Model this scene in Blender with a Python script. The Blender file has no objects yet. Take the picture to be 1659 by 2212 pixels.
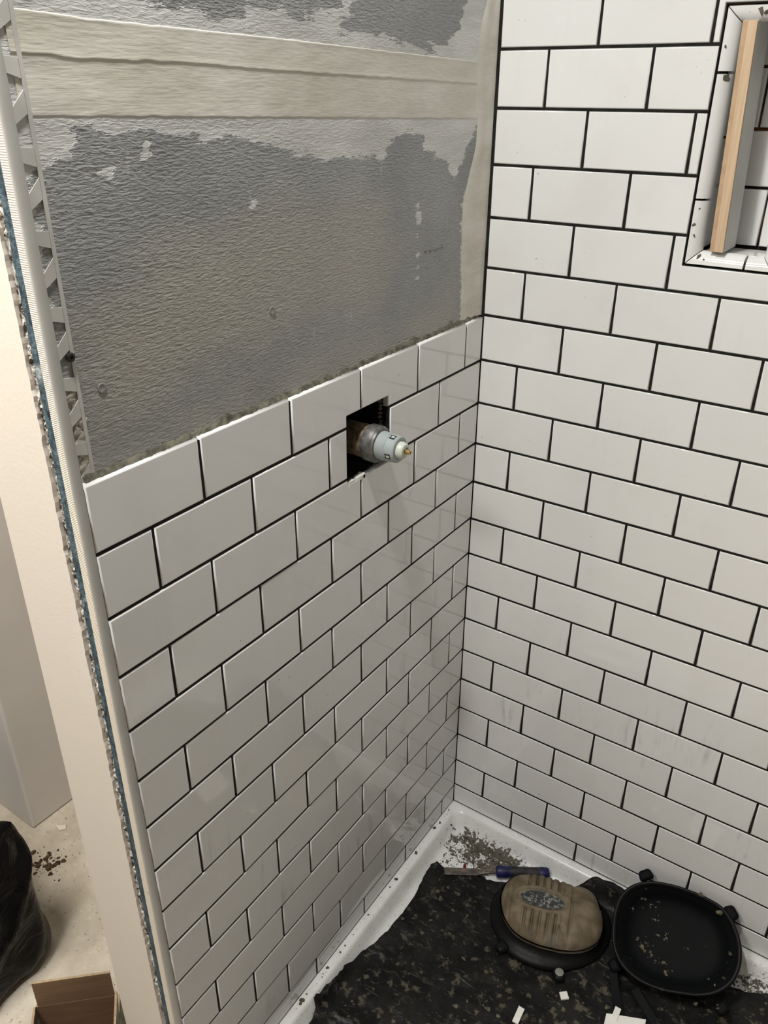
import bpy, bmesh, math, random
import numpy as np
from mathutils import Vector, Matrix, noise
from mathutils.geometry import delaunay_2d_cdt

random.seed(7)
C = bpy.context.scene.collection
SC = bpy.context.scene
PI = math.pi
# All geometry is written with z = 0 at the lowest full tile joint; the whole place is lifted by Z0 so that the floor is z = 0.
Z0 = 0.12
FLOOR = -0.12

# ------------------------------------------------------------------ camera
cam_d = bpy.data.cameras.new('camera')
cam = bpy.data.objects.new('camera', cam_d)
C.objects.link(cam)
_R = [[0.8267459957714324, 0.5625493128918151, 0.005415629312405745],
      [0.2637013771483154, -0.3790072244274254, -0.8870259903305546],
      [-0.49694329874341264, 0.7347732945587815, -0.4616877336872287]]
_m = Matrix(((_R[0][0], -_R[1][0], -_R[2][0], 0.6287),
             (_R[0][1], -_R[1][1], -_R[2][1], -1.2273),
             (_R[0][2], -_R[1][2], -_R[2][2], 1.4265 + Z0),
             (0, 0, 0, 1)))
cam.matrix_world = _m
cam_d.sensor_fit = 'HORIZONTAL'
cam_d.sensor_width = 36.0
cam_d.lens = 36.0 * 1744.29 / 1659.0
cam_d.clip_start = 0.02
SC.camera = cam

# ------------------------------------------------------------------ world, light, exposure
w = bpy.data.worlds.new('dim_room_air')
SC.world = w
w.use_nodes = True
w.node_tree.nodes['Background'].inputs[0].default_value = (0.9, 0.93, 1.0, 1)
w.node_tree.nodes['Background'].inputs[1].default_value = 0.010


def disc_light(name, loc, power, size, col, spread=PI):
    d = bpy.data.lights.new(name, 'AREA')
    d.shape = 'DISK'
    d.size = size
    d.energy = power
    d.color = col
    d.spread = spread
    o = bpy.data.objects.new(name, d)
    o.location = (loc[0], loc[1], loc[2] + Z0)
    C.objects.link(o)
    return o


disc_light('shower_lamp', (0.128, -0.86, 2.165), 15.0, 0.09, (1.0, 0.99, 0.955))
disc_light('room_lamp', (0.03, -1.80, 2.165), 13.5, 0.30, (1.0, 0.985, 0.95))
disc_light('hall_lamp', (-0.40, -1.25, 2.165), 31.0, 0.60, (1.0, 0.93, 0.82))

SC.view_settings.view_transform = 'Standard'
SC.view_settings.look = 'None'
SC.view_settings.gamma = 1.0
SC.view_settings.use_curve_mapping = False
SC.view_settings.exposure = 0.0
SC.cycles.use_denoising = True
SC.cycles.max_bounces = 8
SC.cycles.caustics_reflective = False
SC.cycles.caustics_refractive = False


# ------------------------------------------------------------------ material helpers
class G:
    """A small node graph builder around one Principled material."""

    def __init__(self, name):
        self.m = bpy.data.materials.new(name)
        self.m.use_nodes = True
        self.t = self.m.node_tree
        self.b = self.t.nodes['Principled BSDF']
        self._tc = None

    def n(self, kind, **kw):
        nd = self.t.nodes.new(kind)
        for k, v in kw.items():
            setattr(nd, k, v)
        return nd

    def put(self, sock, v):
        if isinstance(v, bpy.types.NodeSocket):
            self.t.links.new(v, sock)
        elif isinstance(v, (tuple, list)):
            sock.default_value = (*v, 1) if (len(v) == 3 and len(sock.default_value) == 4) else v
        else:
            sock.default_value = v

    def coord(self, which='Object', scale=(1, 1, 1), off=None):
        if self._tc is None:
            self._tc = self.n('ShaderNodeTexCoord')
        mp = self.n('ShaderNodeMapping')
        self.t.links.new(self._tc.outputs[which], mp.inputs[0])
        mp.inputs['Scale'].default_value = scale
        if off is not None:
            self.put(mp.inputs['Location'], off)
        return mp.outputs[0]

    def noise(self, vec, scale, detail=3, rough=0.5, dist=0.0):
        nd = self.n('ShaderNodeTexNoise')
        self.t.links.new(vec, nd.inputs['Vector'])
        nd.inputs['Scale'].default_value = scale
        nd.inputs['Detail'].default_value = detail
        nd.inputs['Roughness'].default_value = rough
        nd.inputs['Distortion'].default_value = dist
        return nd.outputs[0]

    def voronoi(self, vec, scale, feature='F1'):
        nd = self.n('ShaderNodeTexVoronoi', feature=feature)
        self.t.links.new(vec, nd.inputs['Vector'])
        nd.inputs['Scale'].default_value = scale
        return nd.outputs['Distance']

    def attr(self, name):
        nd = self.n('ShaderNodeAttribute', attribute_name=name)
        return nd.outputs['Fac']

    def math(self, op, a, b=0.0, c=None):
        nd = self.n('ShaderNodeMath', operation=op)
        self.put(nd.inputs[0], a)
        self.put(nd.inputs[1], b)
        if c is not None:
            self.put(nd.inputs[2], c)
        return nd.outputs[0]

    def step(self, v, lo, hi, a=0.0, b=1.0):
        nd = self.n('ShaderNodeMapRange', interpolation_type='SMOOTHSTEP')
        self.put(nd.inputs[0], v)
        for i, x in enumerate((lo, hi, a, b)):
            nd.inputs[i + 1].default_value = x
        return nd.outputs[0]

    def mix(self, f, a, b, mode='MIX'):
        nd = self.n('ShaderNodeMix', data_type='RGBA', blend_type=mode)
        self.put(nd.inputs[0], f)
        self.put(nd.inputs[6], a)
        self.put(nd.inputs[7], b)
        return nd.outputs[2]

    def bump(self, h, strength=0.3, dist=0.001, prev=None):
        nd = self.n('ShaderNodeBump')
        nd.inputs['Strength'].default_value = strength
        nd.inputs['Distance'].default_value = dist
        self.put(nd.inputs['Height'], h)
        if prev is not None:
            self.t.links.new(prev, nd.inputs['Normal'])
        return nd.outputs[0]

    def set(self, base=None, rough=None, metal=None, spec=None, normal=None, coat=None):
        for k, v in (('Base Color', base), ('Roughness', rough), ('Metallic', metal), ('Specular IOR Level', spec),
                     ('Normal', normal), ('Coat Weight', coat)):
            if v is not None:
                self.put(self.b.inputs[k], v)
        return self.m


def plain(name, col, rough=0.5, metal=0.0, spec=0.5, var=0.12, scale=30, bump=0.0, bscale=200):
    g = G(name)
    v = g.coord()
    f = g.noise(v, scale, 4)
    c = g.mix(g.step(f, 0.3, 0.7), tuple(x * (1 - var) for x in col), tuple(min(1, x * (1 + var)) for x in col))
    nrm = g.bump(g.noise(v, bscale, 3), bump, 0.001) if bump else None
    return g.set(c, rough, metal, spec, nrm)


M = {}
# glazed white wall tile
g = G('white_glaze')
v = g.coord()
inf = g.n('ShaderNodeObjectInfo')
vo = g.n('ShaderNodeVectorMath', operation='ADD')
g.t.links.new(v, vo.inputs[0])
g.put(vo.inputs[1], inf.outputs['Location'])
p = vo.outputs[0]
tone = g.mix(inf.outputs['Random'], (0.765, 0.765, 0.755), (0.805, 0.805, 0.795))
film = g.step(g.noise(p, 9, 5, 0.6), 0.45, 0.8, 0, 0.20)
c = g.mix(film, tone, (0.55, 0.53, 0.48))
speck = g.step(g.noise(p, 150, 2, 0.5), 0.735, 0.76)
sp2 = g.math('MULTIPLY', speck, g.step(g.noise(p, 12, 2), 0.55, 0.68))
c = g.mix(g.math('MULTIPLY', sp2, 0.65), c, (0.12, 0.11, 0.09))
sm = g.coord(scale=(4, 4, 60))
strk = g.math('MULTIPLY', g.step(g.noise(p, 260, 2), 0.68, 0.75), g.step(g.noise(p, 16, 2), 0.6, 0.68))
c = g.mix(g.math('MULTIPLY', strk, 0.3), c, (0.2, 0.19, 0.17))
geo = g.n('ShaderNodeNewGeometry').outputs['Position']
mp = g.n('ShaderNodeMapping'); g.t.links.new(geo, mp.inputs[0]); mp.inputs['Scale'].default_value = (55, 55, 9)
sx = g.n('ShaderNodeSeparateXYZ'); g.t.links.new(geo, sx.inputs[0])
grime = g.math('MULTIPLY', g.step(g.noise(mp.outputs[0], 1.0, 4, .6), 0.52, 0.72), g.step(g.noise(geo, 5.5, 2), 0.52, 0.66))
c = g.mix(g.math('MULTIPLY', g.math('MULTIPLY', grime, 0.38), g.step(sx.outputs[2], 0.45, 0.75, 1.0, 0.15)), c, (0.26, 0.245, 0.21))
nrm = g.bump(g.noise(p, 22, 2), 0.09, 0.0015)
M['tile'] = g.set(c, g.step(g.noise(p, 14, 3), 0.35, 0.75, 0.045, 0.13), 0, 0.5, nrm)

M['bed'] = plain('black_adhesive', (0.012, 0.0115, 0.010), 0.8, 0, 0.2, 0.5, 60, 0.6, 300)
g = G('niche_joint')
v = g.coord()
c = g.mix(g.step(g.noise(v, 14, 3), 0.5, 0.62), (0.014, 0.012, 0.009), (0.20, 0.075, 0.02))
M['niche_bed'] = g.set(c, 0.7, 0, 0.3)
M['smear_pale'] = plain('pale_adhesive', (0.36, 0.34, 0.29), 0.8, 0, 0.3, 0.2, 60, 0.5, 300)
M['smear'] = plain('grey_adhesive', (0.12, 0.113, 0.085), 0.85, 0, 0.2, 0.45, 90, 0.8, 350)

# waterproof membrane board
g = G('membrane_board')
v = g.coord()
dk = g.attr('dark')
bg = g.attr('beige')
rag = g.math('ADD', g.math('MULTIPLY', g.math('SUBTRACT', g.noise(g.coord(scale=(1, 16, 70)), 1.6, 4, 0.65), 0.5), 0.045),
             g.math('MULTIPLY', g.math('SUBTRACT', g.noise(v, 60, 4, 0.6), 0.5), 0.014))
dm = g.step(g.math('ADD', dk, rag), -0.002, 0.003)
film = g.mix(g.step(g.noise(v, 5, 5, 0.55), 0.3, 0.7), (0.205, 0.21, 0.212), (0.285, 0.288, 0.285))
dust = g.math('ADD', bg, g.math('MULTIPLY', g.math('SUBTRACT', g.noise(g.coord(scale=(1, 4, 9)), 2.2, 5, 0.6), 0.5), 0.13))
film = g.mix(g.step(dust, -0.03, 0.06, 0, 0.55), film, (0.36, 0.335, 0.275))
prim = g.mix(g.step(g.noise(g.coord(scale=(1, 6, 30)), 1.2, 4), 0.35, 0.7), (0.50, 0.50, 0.49), (0.62, 0.62, 0.61))
c = g.mix(dm, prim, film)
ln = g.step(g.noise(g.coord(scale=(1, 7, 2)), 7, 4, 0.6), 0.66, 0.72, 0, 0.3)
c = g.mix(ln, c, (0.48, 0.46, 0.42))
rip = g.noise(g.coord(scale=(1, 100, 400)), 1.0, 3, 0.5, 0.5)
rip2 = g.noise(g.coord(scale=(1, 12, 40)), 1.0, 2, 0.5)
amp = g.math('MULTIPLY', rip, g.step(dm, 0, 1, 0.3, 1.0))
n1 = g.bump(amp, 0.85, 0.0028)
n2 = g.bump(rip2, 0.22, 0.005, n1)
M['board'] = g.set(c, g.mix(dm, (0.36, 0.36, 0.36), (0.21, 0.21, 0.21)), 0, 0.7, n2)

g = G('beige_sealing_tape')
v = g.coord()
c = g.mix(g.step(g.noise(g.coord(scale=(1, 5, 12)), 1.6, 5, 0.6), 0.3, 0.7), (0.55, 0.525, 0.45), (0.67, 0.65, 0.585))
c = g.mix(g.step(g.noise(v, 7, 4), 0.55, 0.7, 0, 0.5), c, (0.52, 0.52, 0.51))
weave = g.noise(g.coord(scale=(1, 60, 420)), 1.0, 2)
n1 = g.bump(weave, 0.3, 0.0008)
n2 = g.bump(g.noise(g.coord(scale=(1, 9, 26)), 1.0, 3), 0.4, 0.004, n1)
M['tape'] = g.set(c, 0.42, 0, 0.5, n2)

M['film_print'] = plain('faint_grey_print', (0.135, 0.135, 0.13), 0.5)
M['film_dot'] = plain('grey_film', (0.25, 0.25, 0.235), 0.4)
M['pvc'] = plain('white_plastic_trim', (0.43, 0.42, 0.395), 0.35, 0, 0.5, 0.06, 14)
M['flange'] = plain('white_perforated_plastic', (0.52, 0.51, 0.48), 0.4, 0, 0.5, 0.12, 20)
g = G('cut_plasterboard_edge')
v = g.coord(scale=(1, 1, 1))
rid = g.n('ShaderNodeTexWave', wave_type='BANDS', bands_direction='Z')
g.t.links.new(v, rid.inputs['Vector'])
rid.inputs['Scale'].default_value = 160
rid.inputs['Distortion'].default_value = 1.2
c = g.mix(g.step(g.noise(v, 120, 3), 0.62, 0.75, 0, .5), (0.66, 0.60, 0.51), (0.40, 0.32, 0.25))
M['cream_edge'] = g.set(c, 0.7, 0, 0.3, g.bump(rid.outputs[1], 0.4, 0.001))
g = G('blue_foam_board')
v = g.coord()
c = g.mix(g.step(g.noise(g.coord(scale=(1, 1, .35)), 130, 4, .6), 0.35, 0.65), (0.028, 0.05, 0.068), (0.078, 0.122, 0.150))
c = g.mix(g.step(g.noise(g.coord(scale=(1, 1, .4)), 210, 2), 0.64, 0.68), c, (0.015, 0.02, 0.03))
c = g.mix(g.step(g.noise(v, 30, 4), 0.62, 0.75, 0, 0.6), c, (0.45, 0.48, 0.5))
M['blue'] = g.set(c, 0.7, 0, 0.3, g.bump(g.noise(v, 250, 2), 0.7, 0.002))
g = G('torn_plaster_edge')
v = g.coord()
c = g.mix(g.step(g.noise(v, 190, 4, 0.6), 0.40, 0.56), (0.07, 0.05, 0.035), (0.72, 0.68, 0.62))
M['torn'] = g.set(c, 0.85, 0, 0.2, g.bump(g.noise(v, 200, 4), 1.0, 0.004))
g = G('cream_wall_paint')
v = g.coord()
c = g.mix(g.step(g.noise(g.coord(scale=(1, 1, 0.4)), 9, 4), 0.55, 0.75, 0, 0.5), (0.66, 0.61, 0.55), (0.72, 0.69, 0.645))
M['cream_paint'] = g.set(c, 0.65, 0, 0.4, g.bump(g.noise(v, 240, 2), 0.12, 0.001))
M['far_paint'] = plain('grey_wall_paint', (0.66, 0.635, 0.61), 0.6, 0, 0.4, 0.03, 6)
M['plaster'] = plain('pale_plaster', (0.36, 0.35, 0.335), 0.8, 0, 0.3, 0.06, 4)
M['ceiling'] = plain('ceiling_white', (0.72, 0.71, 0.69), 0.8, 0, 0.3, 0.03, 4)
M['dark_void'] = plain('dark_cavity', (0.010, 0.010, 0.011), 0.7, 0, 0.3, 0.4, 20)
g = G('dusty_concrete')
v = g.coord()
c = g.mix(g.step(g.noise(v, 9, 6, 0.65), 0.3, 0.7), (0.43, 0.385, 0.315), (0.60, 0.55, 0.47))
c = g.mix(g.step(g.noise(g.coord(scale=(1, 2.4, 1)), 7, 5, .6), 0.60, 0.72, 0, .6), c, (0.34, 0.345, 0.355))
c = g.mix(g.step(g.noise(v, 130, 2), 0.66, 0.72, 0, .7), c, (0.22, 0.19, 0.15))
c = g.mix(g.step(g.noise(v, 90, 3), 0.64, 0.72, 0, .5), c, (0.72, 0.68, 0.60))
M['concrete'] = g.set(c, 0.85, 0, 0.25, g.bump(g.noise(v, 80, 5), 0.5, 0.003))

# enamelled tray with dried mortar splashes round its corner (stain shape kept as a vertex attribute)
g = G('white_enamel')
v = g.coord()
dirt = g.attr('dirt')
c = g.mix(g.step(g.noise(v, 20, 5, .6), 0.4, 0.75, 0, .5), (0.82, 0.82, 0.81), (0.66, 0.65, 0.62))
c = g.mix(g.step(g.noise(v, 330, 2, .5), 0.655, 0.70, 0, .75), c, (0.16, 0.145, 0.11))
blot = g.math('ADD', g.math('ADD', g.math('MULTIPLY', g.noise(v, 150, 5, 0.6), 0.62), g.math('MULTIPLY', g.noise(v, 45, 2, 0.5), 0.38)), g.math('MULTIPLY', dirt, 0.32))
c = g.mix(g.step(blot, 0.715, 0.755, 0, .95), c, (0.078, 0.066, 0.045))
M['tray'] = g.set(c, g.step(blot, 0.6, 0.76, 0.22, 0.9), 0, 0.5, g.bump(g.step(blot, 0.65, 0.8), 0.6, 0.003))

g = G('dirty_black_sheet')
v = g.coord()
c = g.mix(g.step(g.noise(v, 18, 5, .6), 0.35, 0.7), (0.004, 0.0042, 0.0045), (0.016, 0.0155, 0.0145))
sm = g.step(g.noise(g.coord(scale=(1, 1.8, 1)), 26, 6, .68, 1.2), 0.56, 0.70, 0, .5)
c = g.mix(sm, c, (0.10, 0.092, 0.072))
cl = g.step(g.noise(v, 40, 6, .68, .3), 0.565, 0.64, 0, .85)
c = g.mix(cl, c, (0.095, 0.083, 0.058))
gr = g.step(g.noise(g.coord(scale=(.7, 1.2, 1), off=(3, 1, 0)), 11, 6, .72), 0.60, 0.72, 0, .6)
c = g.mix(gr, c, (0.20, 0.20, 0.195))
scr = g.math('MULTIPLY', g.step(g.noise(g.coord(scale=(5, 34, 1)), 6, 3, .6, .8), 0.66, 0.72), 0.4)
c = g.mix(scr, c, (0.22, 0.215, 0.20))
M['sheet'] = g.set(c, g.step(g.noise(v, 30, 3), .3, .7, .38, .7), 0, 0.16, g.bump(g.noise(v, 60, 5), 0.5, 0.003))
M['mortar'] = plain('dried_mortar', (0.105, 0.092, 0.064), 0.95, 0, 0.15, 0.45, 120, 0.6, 300)
M['crumb'] = plain('dark_crumbs', (0.075, 0.05, 0.03), 0.9, 0, 0.2, 0.5, 120, 0.4, 300)
M['chip_white'] = plain('white_tile_offcut', (0.78, 0.77, 0.73), 0.15, 0, 0.5, 0.04, 30)
g = G('tan_rubber')
v = g.coord()
c = g.mix(g.step(g.noise(v, 32, 5, .6), 0.3, 0.72), (0.098, 0.074, 0.045), (0.205, 0.166, 0.108))
c = g.mix(g.step(g.noise(v, 19, 4), 0.55, 0.68, 0, .65), c, (0.165, 0.16, 0.13))
c = g.mix(g.step(g.noise(v, 24, 3), 0.62, 0.74, 0, .5), c, (0.17, 0.075, 0.03))
M['tan_rubber'] = g.set(c, 0.62, 0, 0.35, g.bump(g.noise(v, 160, 4), 0.25, 0.002))
g = G('black_rubber')
v = g.coord()
c = g.mix(g.step(g.noise(v, 40, 5, .65), 0.60, 0.72, 0, .35), (0.0055, 0.0055, 0.006), (0.07, 0.065, 0.05))
M['black_rubber'] = g.set(c, 0.45, 0, 0.16, g.bump(g.noise(v, 120, 3), 0.2, 0.002))
g = G('black_foam')
v = g.coord()
spt = g.math('MULTIPLY', g.step(g.noise(v, 110, 3, .6), 0.63, 0.68), g.step(g.noise(v, 14, 2), 0.54, 0.62))
c = g.mix(g.math('MULTIPLY', spt, .8), (0.0035, 0.0042, 0.0048), (0.20, 0.19, 0.13))
M['black_foam'] = g.set(c, 0.6, 0, 0.08, g.bump(g.noise(v, 90, 3), 0.2, 0.002))
g = G('worn_dark_label')
v = g.coord()
c = g.mix(g.step(g.noise(v, 170, 4, .6), 0.5, 0.62), (0.022, 0.026, 0.032), (0.20, 0.20, 0.175))
M['label'] = g.set(c, 0.45, 0, 0.5)
M['label_print'] = plain('pale_worn_print', (0.36, 0.345, 0.28), 0.6, 0, 0.3, 0.4, 300)
M['steel'] = plain('grimy_steel', (0.20, 0.17, 0.145), 0.45, 0.6, 0.5, 0.5, 70, 0.4, 200)
M['blue_plastic'] = plain('blue_plastic', (0.009, 0.013, 0.085), 0.45, 0, 0.4, 0.6, 60)
M['grip'] = plain('dusty_black_grip', (0.022, 0.021, 0.020), 0.6, 0, 0.4, 0.6, 80, 0.3, 200)
M['red'] = plain('red_plastic', (0.22, 0.018, 0.022), 0.35, 0, 0.5, 0.2, 60)
g = G('pine')
v = g.coord()
gr = g.noise(g.coord(scale=(150, 1, 4)), 1.0, 4, .6, .6)
c = g.mix(g.step(gr, .3, .7), (0.56, 0.40, 0.255), (0.72, 0.55, 0.385))
kn = g.step(g.noise(v, 55, 3), 0.70, 0.76, 0, .5)
c = g.mix(kn, c, (0.23, 0.15, 0.09))
M['pine'] = g.set(c, 0.6, 0, 0.3, g.bump(gr, 0.25, 0.001))
M['pine_dark'] = plain('reddish_pine', (0.50, 0.345, 0.215), 0.6, 0, 0.3, 0.12, 40)
M['white_wood'] = plain('white_primed_wood', (0.60, 0.60, 0.575), 0.5, 0, 0.4, 0.05, 20)
M['brass_old'] = plain('tarnished_brass', (0.33, 0.25, 0.165), 0.45, 0.55, 0.5, 0.5, 110, 0.3, 200)
M['nut'] = plain('dark_nickel_nut', (0.15, 0.146, 0.142), 0.48, 0.6, 0.5, 0.4, 90)
M['grey_plastic'] = plain('blue_grey_plastic', (0.345, 0.385, 0.39), 0.45, 0, 0.5, 0.05, 30)
M['slot_dark'] = plain('dark_slot', (0.03, 0.032, 0.033), 0.5, 0, 0.4)
M['pale_plastic'] = plain('pale_green_plastic', (0.58, 0.62, 0.54), 0.4, 0, 0.5, 0.05, 30)
M['brass'] = plain('bright_brass', (0.66, 0.46, 0.19), 0.3, 0.9, 0.5, 0.1, 60)
g = G('cardboard')
v = g.coord()
c = g.mix(g.step(g.noise(g.coord(scale=(1, 1, 12)), 12, 3), .3, .7), (0.175, 0.105, 0.062), (0.21, 0.13, 0.08))
M['card'] = g.set(c, 0.8, 0, 0.25)
M['card_edge'] = plain('cardboard_edge', (0.33, 0.25, 0.16), 0.9, 0, 0.2, .2, 200)
g = G('grey_printed_cardboard')
v = g.coord()
c = g.mix(g.step(g.noise(v, 45, 3), .5, .6), (0.10, 0.105, 0.095), (0.28, 0.27, 0.235))
M['card_print'] = g.set(c, 0.6, 0, 0.3)
g = G('black_bin_bag')
v = g.coord()
M['bag'] = g.set((0.004, 0.004, 0.0043), 0.24, 0, 0.11, g.bump(g.noise(v, 16, 4, .5, 1.0), 0.6, 0.012))
M['screw'] = plain('dark_screw', (0.04, 0.038, 0.035), 0.4, 0.6, 0.5)
g = G('lamp_lens')
g.put(g.b.inputs['Emission Color'], (1, 0.95, 0.88))
g.b.inputs['Emission Strength'].default_value = 4.0
M['lens'] = g.set((0.9, 0.9, 0.9), 0.4)


# ------------------------------------------------------------------ mesh helpers
def make(name, verts, faces, mat, parent=None, smooth=False, mats=None, fmat=None, loc=None):
    me = bpy.data.meshes.new(name)
    me.from_pydata([tuple(v) for v in verts], [], faces)
    for m in (mats or [mat]):
        me.materials.append(m)
    if fmat:
        me.polygons.foreach_set('material_index', fmat)
    if smooth:
        me.polygons.foreach_set('use_smooth', [True] * len(me.polygons))
    me.update()
    return link(name, me, parent, loc)


def link(name, me, parent=None, loc=None):
    o = bpy.data.objects.new(name, me)
    C.objects.link(o)
    if parent is not None:
        o.parent = parent
    if loc is not None:
        o.location = loc
    return o


def empty(name, loc=(0, 0, 0)):
    o = bpy.data.objects.new(name, None)
    o.empty_display_size = 0.05
    o.location = loc
    C.objects.link(o)
    return o


def tag(o, label, cat, group=None, kind=None):
    o['label'] = label
    o['category'] = cat
    if group:
        o['group'] = group
    if kind:
        o['kind'] = kind
    return o


def struct(o, label=None):
    o['kind'] = 'structure'
    if label:
        o['label'] = label
    return o


class MB:
    def __init__(self):
        self.v, self.f, self.fm = [], [], []

    def box(self, x0, x1, y0, y1, z0, z1, m=0):
        b = len(self.v)
        self.v += [(x0, y0, z0), (x1, y0, z0), (x1, y1, z0), (x0, y1, z0), (x0, y0, z1), (x1, y0, z1), (x1, y1, z1), (x0, y1, z1)]
        for q in ((0, 3, 2, 1), (4, 5, 6, 7), (0, 1, 5, 4), (1, 2, 6, 5), (2, 3, 7, 6), (3, 0, 4, 7)):
            self.f.append(tuple(b + i for i in q))
            self.fm.append(m)
        return self

    def hexa(self, p, m=0):
        """Eight corners: bottom four counter-clockwise, then top four."""
        b = len(self.v)
        self.v += [tuple(q) for q in p]
        for q in ((0, 3, 2, 1), (4, 5, 6, 7), (0, 1, 5, 4), (1, 2, 6, 5), (2, 3, 7, 6), (3, 0, 4, 7)):
            self.f.append(tuple(b + i for i in q))
            self.fm.append(m)
        return self

    def rings(self, rings, cap0=True, cap1=True, m=0, closed=True):
        b = len(self.v)
        n = len(rings[0])
        for r in rings:
            self.v += [tuple(q) for q in r]
        for k in range(len(rings) - 1):
            for i in range(n if closed else n - 1):
                j = (i + 1) % n
                self.f.append((b + k * n + i, b + k * n + j, b + (k + 1) * n + j, b + (k + 1) * n + i))
                self.fm.append(m)
        if cap0:
            self.f.append(tuple(b + i for i in reversed(range(n))))
            self.fm.append(m)
        if cap1:
            self.f.append(tuple(b + (len(rings) - 1) * n + i for i in range(n)))
            self.fm.append(m)
        return self

    def lathe(self, prof, axis='x', org=(0, 0, 0), n=40, m=0, dirv=None):
        """prof: list of (distance along the axis, radius)."""
        if dirv is None:
            dirv = {'x': Vector((1, 0, 0)), 'y': Vector((0, 1, 0)), 'z': Vector((0, 0, 1))}[axis]
        d = Vector(dirv).normalized()
        u = d.orthogonal().normalized()
        wv = d.cross(u)
        o = Vector(org)
        rr = []
        for s, r in prof:
            rr.append([o + d * s + (u * math.cos(2 * PI * i / n) + wv * math.sin(2 * PI * i / n)) * max(r, 1e-5) for i in range(n)])
        return self.rings(rr, True, True, m)

    def build(self, name, mat, parent=None, smooth=False, mats=None, loc=None):
        o = make(name, self.v, self.f, mat, parent, smooth, mats, self.fm if mats else None, loc)
        return o


def autosmooth(o, ang=35):
    me = o.data
    me.polygons.foreach_set('use_smooth', [True] * len(me.polygons))
    bm = bmesh.new()
    bm.from_mesh(me)
    for e in bm.edges:
        if len(e.link_faces) == 2 and e.calc_face_angle(0) > math.radians(ang):
            e.smooth = False
    bm.to_mesh(me)
    bm.free()
    return o


def bevel(o, wdt=0.002, seg=2):
    md = o.modifiers.new('bevel', 'BEVEL')
    md.width = wdt
    md.segments = seg
    md.limit_method = 'ANGLE'
    return o


def blob(mb, c, r, flat=0.5, m=0, seg=6):
    """A small irregular lump standing on z = c.z."""
    rot = random.random() * 6.28
    k = [0.5 + 0.85 * random.random() for _ in range(seg)]
    asp = 0.6 + 0.6 * random.random()
    rr = []
    for h, s in ((0, 1.0), (0.55, 0.85), (1.0, 0.4)):
        ring = []
        for i in range(seg):
            a = 2 * PI * i / seg
            x, y = math.cos(a) * r * s * k[i], math.sin(a) * r * s * k[i] * asp
            ring.append((c[0] + x * math.cos(rot) - y * math.sin(rot), c[1] + x * math.sin(rot) + y * math.cos(rot), c[2] + h * r * flat * 2))
        rr.append(ring)
    mb.rings(rr, True, True, m)


# ------------------------------------------------------------------ the glazed tile
TT = 0.0085
BEV = 0.0022
ROT = {'L': Matrix(((0, 0, 1), (1, 0, 0), (0, 1, 0))), 'R': Matrix(((1, 0, 0), (0, 0, -1), (0, 1, 0)))}
_tile_cache = {}


def inset(poly, d):
    out = []
    n = len(poly)
    for i in range(n):
        p0, p1, p2 = poly[i - 1], poly[i], poly[(i + 1) % n]
        e1 = (p1[0] - p0[0], p1[1] - p0[1])
        e2 = (p2[0] - p1[0], p2[1] - p1[1])
        l1, l2 = math.hypot(*e1), math.hypot(*e2)
        n1 = (-e1[1] / l1, e1[0] / l1)
        n2 = (-e2[1] / l2, e2[0] / l2)
        out.append((p1[0] + (n1[0] + n2[0]) * d, p1[1] + (n1[1] + n2[1]) * d, -(n1[0] + n2[0]), -(n1[1] + n2[1])))
    return out


def tile_mesh(poly, mat):
    key = (tuple((round(a, 5), round(b, 5)) for a, b in poly), mat.name)
    if key in _tile_cache:
        return _tile_cache[key]
    n = len(poly)
    V, NR = [], []
    prof = [(0, -TT, 0), (0, -BEV, 0), (BEV * 0.13, -BEV * 0.5, 30), (BEV * 0.5, -BEV * 0.13, 60), (BEV, 0, 90)]
    for d, h, ang in prof:
        for q in inset(poly, d):
            V.append((q[0], q[1], h))
            nn = Vector((q[2] * math.cos(math.radians(ang)), q[3] * math.cos(math.radians(ang)), math.sin(math.radians(ang))))
            NR.append(nn.normalized())
    F = []
    for k in range(len(prof) - 1):
        for i in range(n):
            j = (i + 1) % n
            F.append((k * n + i, k * n + j, (k + 1) * n + j, (k + 1) * n + i))
    F.append(tuple((len(prof) - 1) * n + i for i in range(n)))
    me = bpy.data.meshes.new('tile')
    me.from_pydata(V, [], F)
    me.materials.append(mat)
    me.polygons.foreach_set('use_smooth', [True] * len(F))
    me.update()
    me.normals_split_custom_set_from_vertices(NR)
    _tile_cache[key] = me
    return me


def put_tile(poly, side, parent, name='tile', out=0.0, rough=True):
    a0 = sum(p[0] for p in poly) / len(poly)
    b0 = sum(p[1] for p in poly) / len(poly)
    me = tile_mesh([(p[0] - a0, p[1] - b0) for p in poly], M['tile'])
    o = link(name, me, parent)
    if rough:
        ta, tb = random.gauss(0, 0.0022), random.gauss(0, 0.0030)
        out += random.gauss(0, 0.00022)
    else:
        ta = tb = 0
    rm = ROT[side].to_4x4() @ Matrix.Rotation(ta, 4, 'Y') @ Matrix.Rotation(tb, 4, 'X')
    pos = Vector((out, a0, b0)) if side == 'L' else Vector((a0, -out, b0))
    o.matrix_local = Matrix.Translation(pos) @ rm
    return o


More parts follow.
